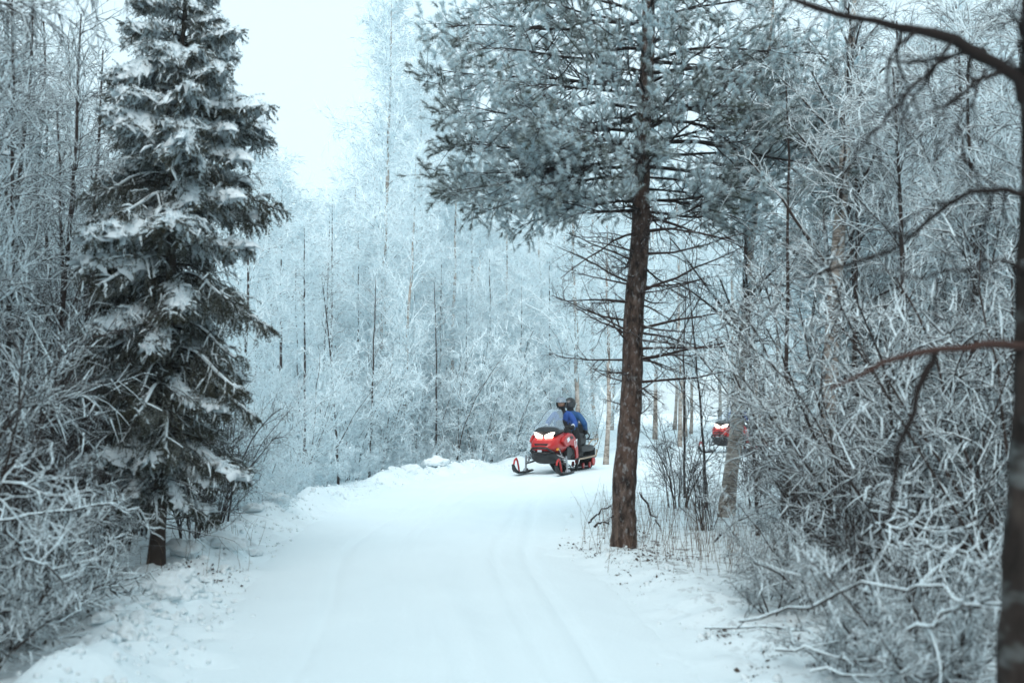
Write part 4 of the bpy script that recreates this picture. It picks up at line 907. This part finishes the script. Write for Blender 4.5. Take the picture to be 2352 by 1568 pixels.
def ring(y, zc, a, b, n=2.6, N=20, tilt=0.0):
    t = np.arange(N) * 2 * np.pi / N; c, s = np.cos(t), np.sin(t)
    x = a * np.sign(c) * np.abs(c) ** (2 / n); z = b * np.sign(s) * np.abs(s) ** (2 / n)
    return np.stack([x, np.full(N, y) + tilt * z, zc + z], 1)
def loft(rings, caps=True):
    Rg = np.array(rings); n, N, _ = Rg.shape
    i = (np.arange(n - 1)[:, None] * N + np.arange(N)[None]).ravel(); j = (np.arange(n - 1)[:, None] * N + (np.arange(N) + 1)[None] % N).ravel()
    g = Geo(); g.add(Rg.reshape(-1, 3), np.stack([i, j, j + N, i + N], 1))
    if caps:
        for k in (0, n - 1):
            q = Rg[k]; g.add(np.vstack([q, q.mean(0)]), np.stack([np.arange(N), (np.arange(N) + 1) % N, np.full(N, N)], 1))
    return g
def plate(poly, x0, x1, axis=0):
    """a flat outline given in the other two axes, extruded from x0 to x1, edges bevelled a little"""
    p = np.array(poly, float); n = len(p); c = p.mean(0); q = c + (p - c) * 0.94
    def lay(pp, v):
        o = np.empty((n, 3)); o[:, axis] = v; o[:, [k for k in range(3) if k != axis]] = pp; return o
    e = 0.18 * (x1 - x0)
    g = Geo(); L_ = np.concatenate([lay(q, x0), lay(p, x0 + e), lay(p, x1 - e), lay(q, x1)])
    i = np.arange(n); j = (i + 1) % n
    for k in range(3): g.add(L_[k * n:(k + 2) * n], np.stack([i, j, j + n, i + n], 1))
    for k in (0, 3): g.add(L_[k * n:(k + 1) * n], np.arange(n)[None])
    return g
def pipe(pts, r, S=8, closed=False):
    P_ = np.array(pts, float); t = np.linspace(0, len(P_) - 1, (len(P_) - 1) * 3 + 1)
    P_ = np.stack([np.interp(t, np.arange(len(P_)), P_[:, k]) for k in range(3)], 1)
    g = Geo(); rr = np.full((1, len(P_)), r); rr[0, 0] *= .7; rr[0, -1] *= .7; g.add(*tube(P_[None], rr, S)); return g

def snowmobile(loc, rz, label):
    o = empty('snowmobile', loc, rz); tag(o, label, 'snowmobile', 'red snowmobiles on the trail')
    hood = loft([ring(-1.30, .60, .16, .05), ring(-1.26, .62, .23, .10), ring(-1.16, .65, .30, .155), ring(-1.02, .68, .345, .20), ring(-.85, .70, .37, .25), ring(-.6, .71, .38, .27), ring(-.35, .70, .33, .26), ring(-.1, .66, .24, .20)]).build('hood', M['red'], o)
    plate([(-.17, .70), (.17, .70), (.13, .62), (.05, .60), (-.05, .60), (-.13, .62)], -1.292, -1.24, 1).build('grille', M['black'], hood)
    loft([ring(-1.29, .46, .16, .07), ring(-1.22, .42, .26, .13), ring(-1.05, .38, .29, .15), ring(-.8, .37, .30, .14), ring(-.45, .40, .28, .13)]).build('belly_pan', M['black'], o)
    # side panels, sweeping back and down
    for s in (1, -1):
        poly = [(-.98, .74), (-.86, .86), (-.62, .93), (-.38, .90), (-.18, .78), (-.06, .58), (-.02, .34), (-.16, .30), (-.20, .50), (-.34, .62), (-.58, .66), (-.80, .62)]
        sp = plate(poly, .355 * s, .43 * s).build('side_panel', M['red'], o, smooth=False)
        plate([(-.62, .62), (-.36, .58), (-.24, .46), (-.22, .32), (-.62, .32)], .30 * s, .375 * s).build('engine_cover', M['black'], o, smooth=False)
        plate([(-.78, .80), (-.64, .84), (-.58, .77), (-.72, .71)], .428 * s, .436 * s).build('white_decal', M['white'], sp, smooth=False)
        plate([(-.60, .85), (-.44, .86), (-.36, .80), (-.5, .78)], .428 * s, .436 * s).build('vent', M['black'], sp, smooth=False)
        cu = bpy.data.curves.new('number', 'FONT'); cu.body = '17'; cu.size = 0.23; cu.extrude = 0.002; cu.align_x = 'CENTER'; cu.align_y = 'CENTER'; cu.offset = 0.008
        to = bpy.data.objects.new('number_tmp', cu); COL.objects.link(to); bpy.context.view_layer.update()
        me = bpy.data.meshes.new_from_object(to.evaluated_get(bpy.context.evaluated_depsgraph_get())); bpy.data.objects.remove(to)
        me.materials.clear(); me.materials.append(M['white']); nb = link('number', me, sp); nb.location = (.437 * s, -.235, .665); nb.rotation_euler = (R(90), R(-12) * s, R(90) * s)
        nb['label'] = 'white number 17 decal'
        # running board, foot rest, side tube
        plate([(s * .22, -.30), (s * .44, -.30), (s * .44, 1.15), (s * .22, 1.25)], .29, .325, 2).build('running_board', M['black'], o, smooth=False)
        pipe([(.45 * s, -.1, .30), (.46 * s, .4, .31), (.45 * s, 1.1, .34), (.33 * s, 1.45, .47)], .020).build('board_edge', M['board'], o)
        # front suspension
        pipe([(.16 * s, -1.08, .34), (.50 * s, -1.0, .22)], .016).build('lower_arm', M['black'], o)
        pipe([(.16 * s, -.82, .34), (.50 * s, -.97, .22)], .016).build('lower_arm', M['black'], o)
        pipe([(.18 * s, -1.02, .48), (.49 * s, -.98, .36)], .013).build('upper_arm', M['steel'], o)
        sh = pipe([(.26 * s, -.95, .66), (.46 * s, -.98, .25)], .018).build('shock_absorber', M['steel'], o)
        tt = np.linspace(0, 1, 60); ax = np.array([.26 * s, -.95, .66]) * (1 - tt[:, None]) + np.array([.46 * s, -.98, .25]) * tt[:, None]
        hel = ax + 0.036 * np.stack([np.cos(tt * 50) * .87, np.sin(tt * 50), np.cos(tt * 50) * .45 * s], 1)
        g = Geo(); g.add(*tube(hel[None], np.full((1, 60), .007), 4)); g.build('coil_spring', M['black'], sh)
        pipe([(.50 * s, -1.0, .42), (.51 * s, -.98, .2), (.52 * s, -.97, .05)], .024).build('spindle', M['steel'], o)
        # ski
        sk = np.array([(-1.66, .20), (-1.60, .11), (-1.50, .045), (-1.38, .018), (-1.1, .012), (-.8, .012), (-.62, .03)]); w = np.array([.035, .055, .07, .075, .075, .07, .05])
        rows = []
        for (y, z), ww in zip(sk, w): rows.append([(.52 * s - ww, y, z + .02), (.52 * s - ww * .55, y, z + .03), (.52 * s, y, z - .004), (.52 * s + ww * .55, y, z + .03), (.52 * s + ww, y, z + .02), (.52 * s + ww, y, z + .04), (.52 * s, y, z + .05), (.52 * s - ww, y, z + .04)])
        ski = loft(rows).build('ski', M['black'], o)
        pipe([(.52 * s, -1.64, .20), (.52 * s, -1.58, .33), (.52 * s, -1.49, .37), (.52 * s, -1.42, .30), (.52 * s, -1.32, .06)], .022).build('ski_loop', M['red'], ski)
        plate([(-1.1, .03), (-.82, .03), (-.9, .12), (-1.0, .12)], .49 * s, .55 * s).build('ski_saddle', M['steel'], ski, smooth=False)
        # handlebar end, mirror, headlight
        pipe([(.06 * s, -.36, 1.04), (.22 * s, -.34, 1.07), (.40 * s, -.26, 1.03)], .014).build('handlebar', M['black'], o)
        pipe([(.27 * s, -.325, 1.062), (.41 * s, -.255, 1.028)], .021).build('grip', M['rubber'], o)
        poly = [(.042 * s, -1.19, .825), (.185 * s, -1.15, .838), (.255 * s, -1.09, .95), (.17 * s, -1.125, .945), (.046 * s, -1.15, .89)]
        q = np.array(poly); g = Geo(); n = len(q); bk = q + np.array([0, .14, -.03]); g.add(q, np.arange(n)[None]); g.add(np.vstack([q, bk]), np.stack([np.arange(n), (np.arange(n) + 1) % n, (np.arange(n) + 1) % n + n, np.arange(n) + n], 1))
        g.build('headlight', M['lamp'], o, smooth=False)
        plate([(s * .30, .54), (s * .345, .55), (s * .335, .60), (s * .295, .59)], -1.10, -1.02, 1).build('reflector', M['amber'], o, smooth=False)
        # idler wheels and rails
        for y, z, r in ((.35, .10, .07), (.8, .10, .07), (1.25, .10, .07), (1.52, .17, .11)):
            loft([np.stack([np.full(14, x_), y + rr * np.cos(np.arange(14) / 14 * 6.283), z + rr * np.sin(np.arange(14) / 14 * 6.283)], 1) for x_, rr in ((.205 * s, r * .9), (.21 * s, r), (.235 * s, r), (.24 * s, r * .6))]).build('idler_wheel', M['red'] if y > .7 else M['rubber'], o)
        pipe([(.2 * s, -.1, .18), (.2 * s, .1, .07), (.2 * s, 1.3, .07)], .014).build('rail', M['steel'], o)
    # headlight housing and dark cowl under the windshield
    loft([ring(-1.09, .90, .24, .075), ring(-1.02, .93, .29, .10), ring(-.90, .96, .31, .11), ring(-.70, .98, .30, .11), ring(-.45, .98, .24, .10), ring(-.3, .96, .15, .07)]).build('cowl', M['black'], o)
    # windshield: a curved sheet leaning back, wider at its foot
    rows = []
    for v in np.linspace(0, 1, 9):
        half = .33 * (1 - v) + .21 * v - .10 * max(0, v - .8) / .2 * .6; half += .07 * math.exp(-((v - .12) / .16) ** 2)
        rows.append([(half * math.sin(a) / math.sin(1.15), -.93 + .40 * v + .17 * (1 - math.cos(a)), 1.02 + .47 * v - .03 * (1 - math.cos(a))) for a in np.linspace(-1.15, 1.15, 15)])
    A = np.array(rows); A2 = A + np.array([0, .005, 0]); nr, nc = A.shape[:2]
    ii = (np.arange(nr - 1)[:, None] * nc + np.arange(nc - 1)[None]).ravel(); qd = np.stack([ii, ii + 1, ii + 1 + nc, ii + nc], 1)
    g = Geo(); g.add(A.reshape(-1, 3), qd); g.add(A2.reshape(-1, 3), qd[:, ::-1]); ws = g.build('windshield', M['shield'], o)
    g = Geo(); edge = np.vstack([A[:, 0], A[-1, 1:-1], A[::-1, -1]]); g.add(*tube(edge[None], np.full((1, len(edge)), .006), 5)); g.build('trim', M['black'], ws)
    # bumper
    bu = pipe([(-.27, -1.12, .50), (-.26, -1.28, .53), (-.18, -1.35, .60), (0, -1.37, .61), (.18, -1.35, .60), (.26, -1.28, .53), (.27, -1.12, .50)], .022).build('bumper', M['black'], o)
    pipe([(-.24, -1.29, .50), (0, -1.36, .48), (.24, -1.29, .50)], .018).build('bumper_bar', M['black'], bu)
    plate([(-.05, .515), (.05, .515), (.05, .56), (-.05, .56)], -1.372, -1.35, 1).build('tow_plate', M['cuff'], bu, smooth=False)
    # track with lugs
    def prof(n):
        pts = []
        for t in np.linspace(0, 1, n, endpoint=False):
            L_ = [(.0, .02), (1.45, .02)]
            pts.append(t)
        return pts
    loop = [(-.05, .03), (.5, .02), (1.0, .02), (1.45, .03), (1.60, .10), (1.65, .18), (1.60, .27), (1.45, .32), (.9, .33), (.3, .36), (-.2, .42), (-.38, .40), (-.46, .32), (-.40, .23), (-.2, .11)]
    lp = np.array(loop + [loop[0]]); tt = np.linspace(0, len(loop), 90, endpoint=False); Lp = np.stack([np.interp(tt, np.arange(len(lp)), lp[:, k]) for k in range(2)], 1)
    n = len(Lp); cen = np.array([.6, .19]); inn = Lp + norm(cen - Lp) * .02
    Vt = np.concatenate([np.column_stack([np.full(n, x_), p_]) for x_, p_ in ((-.19, Lp), (.19, Lp), (.19, inn), (-.19, inn))]); i = np.arange(n); j = (i + 1) % n
    g = Geo(); g.add(Vt, np.concatenate([np.stack([a * n + i, a * n + j, b * n + j, b * n + i], 1) for a, b in ((0, 1), (1, 2), (2, 3), (3, 0))])); tr = g.build('track', M['rubber'], o)
    tg = np.roll(Lp, -1, 0) - np.roll(Lp, 1, 0); nm = norm(np.stack([tg[:, 1], -tg[:, 0]], 1))
    g = Geo()
    for k in range(0, n, 2):
        p, q = Lp[k], nm[k]; t1 = norm(tg[k:k + 1])[0] * .010
        c8 = [(x_, *(p + q * h + t1 * sg)) for h in (-.004, .034) for x_, sg in ((-.18, -1), (.18, -1), (.18, 1), (-.18, 1))]
        g.add(c8, [[0, 1, 5, 4], [1, 2, 6, 5], [2, 3, 7, 6], [3, 0, 4, 7], [4, 5, 6, 7]])
    tag(g.build('lugs', M['rubber'], tr, smooth=False), kind='stuff')
    # tunnel, seat, back rest, rack, flap
    loft([ring(-.25, .47, .21, .09, 5), ring(.4, .48, .21, .09, 5), ring(1.5, .50, .21, .08, 5), ring(1.62, .50, .20, .07, 5)]).build('tunnel', M['black'], o)
    loft([ring(-.12, .68, .10, .10, 3), ring(.05, .68, .15, .13, 3), ring(.45, .68, .18, .13, 3), ring(.7, .72, .18, .16, 3), ring(1.15, .72, .17, .16, 3), ring(1.25, .70, .13, .12, 3)]).build('seat', M['vinyl'], o)
    br_ = loft([ring(1.22, .96, .15, .13, 3), ring(1.27, .97, .17, .16, 3), ring(1.33, .97, .14, .12, 3)]).build('backrest', M['vinyl'], o)
    for s in (1, -1):
        pipe([(.16 * s, 1.25, .72), (.24 * s, 1.22, .80), (.27 * s, 1.02, .88), (.24 * s, .86, .86), (.20 * s, .9, .78)], .016).build('grab_handle', M['black'], o)
        pipe([(.2 * s, 1.2, .58), (.24 * s, 1.35, .70), (.24 * s, 1.82, .72), (.2 * s, 1.86, .62), (.18 * s, 1.6, .52)], .015).build('rack_rail', M['board'] if s > 0 else M['black'], o)
    for y in (1.45, 1.62, 1.78): pipe([(-.24, y, .71), (.24, y, .71)], .011).build('rack_bar', M['black'], o)
    plate([(-.19, .16), (.19, .16), (.20, .50), (-.20, .50)], 1.70, 1.72, 1).build('snow_flap', M['black'], o, smooth=False)
    return o

def helmet(body, c, pitch, yaw, shell, visor, raised):
    bm = bmesh.new(); bmesh.ops.create_uvsphere(bm, u_segments=28, v_segments=20, radius=1.0)
    kill = [f for f in bm.faces if f.calc_center_median().y < -.50 and -.42 < f.calc_center_median().z < .38]
    bmesh.ops.delete(bm, geom=kill, context='FACES')
    for v in bm.verts:
        k = 1.0; x, y, z = v.co
        if z < -.3 and y < 0: y *= 1.12
        if z < -.75: z = -.75 - (z + .75) * .1
        v.co = Vector((x * .132, y * .160, z * .152))
    bmesh.ops.solidify(bm, geom=bm.faces[:], thickness=0.012)
    me = bpy.data.meshes.new('helmet'); bm.to_mesh(me); bm.free(); me.materials.append(shell)
    for p in me.polygons: p.use_smooth = True
    h = link('helmet', me, body); h.location = c; h.rotation_euler = (pitch, 0, yaw)
    rows = []; z0, z1 = (.12, .86) if raised else (-.45, .45)
    for z in np.linspace(z0, z1, 7): rows.append([(.140 * math.sqrt(1 - min(z * z, .98)) * math.sin(a), -.172 * math.sqrt(1 - min(z * z, .98)) * math.cos(a) - (.012 if raised else .004), .158 * z + (.008 if raised else 0)) for a in np.linspace(-1.25, 1.25, 15)])
    A = np.array(rows); nr, nc = A.shape[:2]; ii = (np.arange(nr - 1)[:, None] * nc + np.arange(nc - 1)[None]).ravel()
    g = Geo(); g.add(A.reshape(-1, 3), np.stack([ii, ii + 1, ii + 1 + nc, ii + nc], 1)); g.add((A * .975).reshape(-1, 3), np.stack([ii + nc, ii + 1 + nc, ii + 1, ii], 1)); g.build('visor', visor, h)
    # face: an ovoid with brow, nose and eyes
    f = Geo(); t = np.linspace(0, np.pi, 16); p = np.linspace(-1.4, 1.4, 17); V = []
    for a in t:
        for b in p:
            x, y, z = .085 * math.sin(a) * math.sin(b), -.105 * math.sin(a) * math.cos(b), .115 * math.cos(a)
            if abs(x) < .016 and -.035 < z < .012: y -= .020 * (1 - abs(x) / .016) * (1 - (z + .035) / .05)
            if .008 < z < .028 and .018 < abs(x) < .05: y += .010
            V.append((x, y - .012, z))
    ii = (np.arange(15)[:, None] * 17 + np.arange(16)[None]).ravel(); f.add(V, np.stack([ii, ii + 1, ii + 18, ii + 17], 1)); fc = f.build('face', M['skin'], h)
    for s in (1, -1): loft([ring(-.099, .014, .011, .004, 2, 10), ring(-.103, .014, .008, .003, 2, 10)]).build('eye', M['cloth'], fc).location = (.033 * s, -.004, 0)
    return h
def glove(body, wrist, grip, side, m):
    w = np.array(wrist, float); g_ = np.array(grip, float); d = norm((g_ - w)[None])[0]; lat = norm(np.cross(d, np.array([0, 0, 1]))[None])[0]; up = np.cross(lat, d)
    g = Geo(); pm = np.linspace(0, 1, 6)[:, None]; rings = []
    for t, a, b in ((-.04, .034, .03), (.0, .04, .032), (.04, .046, .03), (.075, .044, .026), (.09, .034, .018)):
        c = w + d * t; rings.append([c + lat * a * math.cos(q) + up * b * math.sin(q) for q in np.arange(12) / 12 * 6.283])
    lo = loft(rings)
    for k in range(4):
        off = (k - 1.5) * .022; L = (.062, .072, .068, .052)[k]; b0 = w + d * .08 + lat * off
        pts = np.array([b0, b0 + d * L * .5 + up * .012, b0 + d * L * .75 - up * .02, b0 + d * L * .45 - up * .042, b0 + d * L * .1 - up * .045]); lo.add(*tube(pts[None], np.array([[.013, .013, .012, .011, .007]]), 7))
    b0 = w + d * .025 - lat * side * .04; pts = np.array([b0, b0 + d * .03 - lat * side * .02 - up * .01, b0 + d * .06 - up * .035, b0 + d * .06 - up * .05 + lat * side * .02]); lo.add(*tube(pts[None], np.array([[.015, .014, .012, .008]]), 7))
    return lo.build('glove', m, body)

def person(veh, J, E, label, colour, hp, raised, shell, visor, grips):
    """J joint -> (x, y, z, radius); E edges with a material slot; one continuous skin"""
    bm = bmesh.new(); lay = bm.verts.layers.skin.verify(); vs = {}
    for k, (x, y, z, r) in J.items():
        v = bm.verts.new((x, y, z)); v[lay].radius = (r, r * (.72 if k in ('pelvis', 'belly', 'chest') else 1.0)); v[lay].use_root = (k == 'pelvis'); vs[k] = v
    for a, b, _ in E: bm.edges.new((vs[a], vs[b]))
    me = bpy.data.meshes.new('person'); bm.to_mesh(me); bm.free()
    o = bpy.data.objects.new('person_tmp', me); COL.objects.link(o)
    sk = o.modifiers.new('skin', 'SKIN'); sk.use_smooth_shade = True; sk.branch_smoothing = .4
    ss = o.modifiers.new('sub', 'SUBSURF'); ss.levels = 2; ss.render_levels = 2
    bpy.context.view_layer.update()
    m2 = bpy.data.meshes.new_from_object(o.evaluated_get(bpy.context.evaluated_depsgraph_get())); bpy.data.objects.remove(o)
    m2.materials.clear()
    for q in (M['cloth'], colour, M['cuff'], M['skin']): m2.materials.append(q)
    seg = [(np.array(J[a][:3]), np.array(J[b][:3]), s) for a, b, s in E]
    for p in m2.polygons:
        c = np.array(p.center); best = 9
        for a, b, s in seg:
            t = np.clip((c - a) @ (b - a) / max((b - a) @ (b - a), 1e-9), 0, 1); dd = np.linalg.norm(c - a - t * (b - a))
            if dd < best: best = dd; p.material_index = s
        p.use_smooth = True
    b = link('person', m2); b.location = veh.location; b.rotation_euler = veh.rotation_euler
    tag(b, label, 'person', 'snowmobile riders')
    helmet(b, J['head'][:3], *hp, shell, visor, raised)
    for (wk, gp, sd_) in grips: glove(b, J[wk][:3], gp, sd_, M['cloth'])
    for s in ('l', 'r'):
        x, y, z, _ = J['foot_' + s]; loft([ring(y - .10, z - .02, .035, .03, 2.5, 12), ring(y - .05, z - .01, .05, .045, 2.5, 12), ring(y + .03, z, .05, .055, 2.5, 12), ring(y + .14, z + .02, .048, .075, 2.5, 12), ring(y + .18, z + .03, .035, .06, 2.5, 12)]).build('boot', M['cloth'], b).location = (x, 0, 0)
    return b
def rider_joints(y, dz, lean, hand, foot_y, arm_out=.30):
    J = dict(pelvis=(0, y, .84 + dz, .17), belly=(0, y - lean * .3, 1.0 + dz, .165), chest=(0, y - lean * .7, 1.22 + dz, .18), neck=(0, y - lean * .95, 1.40 + dz, .085), head=(0, y - lean * 1.15, 1.575 + dz, .085))
    for s, k in ((1, 'l'), (-1, 'r')):
        J['sh_' + k] = (.20 * s, y - lean * .8, 1.32 + dz, .095); J['el_' + k] = (arm_out * s, y - lean * .8 - .06, 1.08 + dz, .070)
        J['cf_' + k] = (hand[0] * .96 * s, hand[1] + .12, hand[2] + .03, .058); J['wr_' + k] = (hand[0] * s, hand[1] + .07, hand[2] + .02, .045)
        J['hip_' + k] = (.13 * s, y - .02, .82 + dz, .13); J['kn_' + k] = (.29 * s, foot_y + .05, .72 + dz * .6, .088); J['an_' + k] = (.345 * s, foot_y + .10, .42, .062); J['foot_' + k] = (.35 * s, foot_y, .375, .045)
    return J
def rider_edges(torso, sleeve):
    E = [('pelvis', 'belly', 0 if torso == 0 else torso), ('belly', 'chest', torso), ('chest', 'neck', torso), ('neck', 'head', 0)]
    for k in 'lr': E += [('chest', 'sh_' + k, sleeve), ('sh_' + k, 'el_' + k, sleeve), ('el_' + k, 'cf_' + k, sleeve), ('cf_' + k, 'wr_' + k, 2), ('pelvis', 'hip_' + k, 0), ('hip_' + k, 'kn_' + k, 0), ('kn_' + k, 'an_' + k, 0), ('an_' + k, 'foot_' + k, 0)]
    return E
def crew(veh, two, words):
    J = rider_joints(.12, .04, .14, (.345, -.27, 1.05), -.30, .36)
    person(veh, J, rider_edges(0, 1), words[0], M['blue'], (R(4), R(12)), True, M['black'], M['visor'], [('wr_l', (.345, -.32, 1.05), 1), ('wr_r', (-.345, -.32, 1.05), -1)])
    if two:
        J = rider_joints(.58, .03, .06, (.30, .66, .93), .20, .40)
        person(veh, J, rider_edges(1, 1), words[1], M['blue2'], (R(2), R(-14)), False, M['black'], M['visor_dark'], [('wr_l', (.28, .90, .88), 1), ('wr_r', (-.28, .90, .88), -1)])
sm1 = snowmobile((gx(1291, 23.8), 23.8, 0.0), R(-25), 'red snowmobile numbered 17 with lit headlights coming round the bend')
crew(sm1, True, ('person in front with raised visor and blue sleeves gripping the handlebar', 'person in blue jacket and closed dark helmet riding behind the driver'))
x2, y2 = gx(1697, 33.0), 33.2
sm2 = snowmobile((x2, y2, 0.0), R(-42), 'second red snowmobile half hidden behind the leaning birch')
crew(sm2, False, ('person in blue jacket riding the second snowmobile behind the birch',))
# ------------------------------------------------------------------ frosty air
bm = bmesh.new(); bmesh.ops.create_cube(bm, size=1.0)
for v in bm.verts: v.co = Vector((v.co.x * 240, v.co.y * 240 + 60, (v.co.z + 0.5) * 18.2 - 1.5))
me = bpy.data.meshes.new('haze'); bm.to_mesh(me); bm.free()
m = bpy.data.materials.new('haze'); m.use_nodes = True; m.node_tree.nodes.clear()
vo = m.node_tree.nodes.new('ShaderNodeOutputMaterial'); pv = m.node_tree.nodes.new('ShaderNodeVolumePrincipled')
pv.inputs['Color'].default_value = (0.93, 0.97, 1.0, 1); pv.inputs['Density'].default_value = 0.0018; pv.inputs['Anisotropy'].default_value = 0.2
m.node_tree.links.new(pv.outputs['Volume'], vo.inputs['Volume']); me.materials.append(m)
tag(link('haze', me), 'thin frosty haze filling the wood', 'haze', kind='stuff')
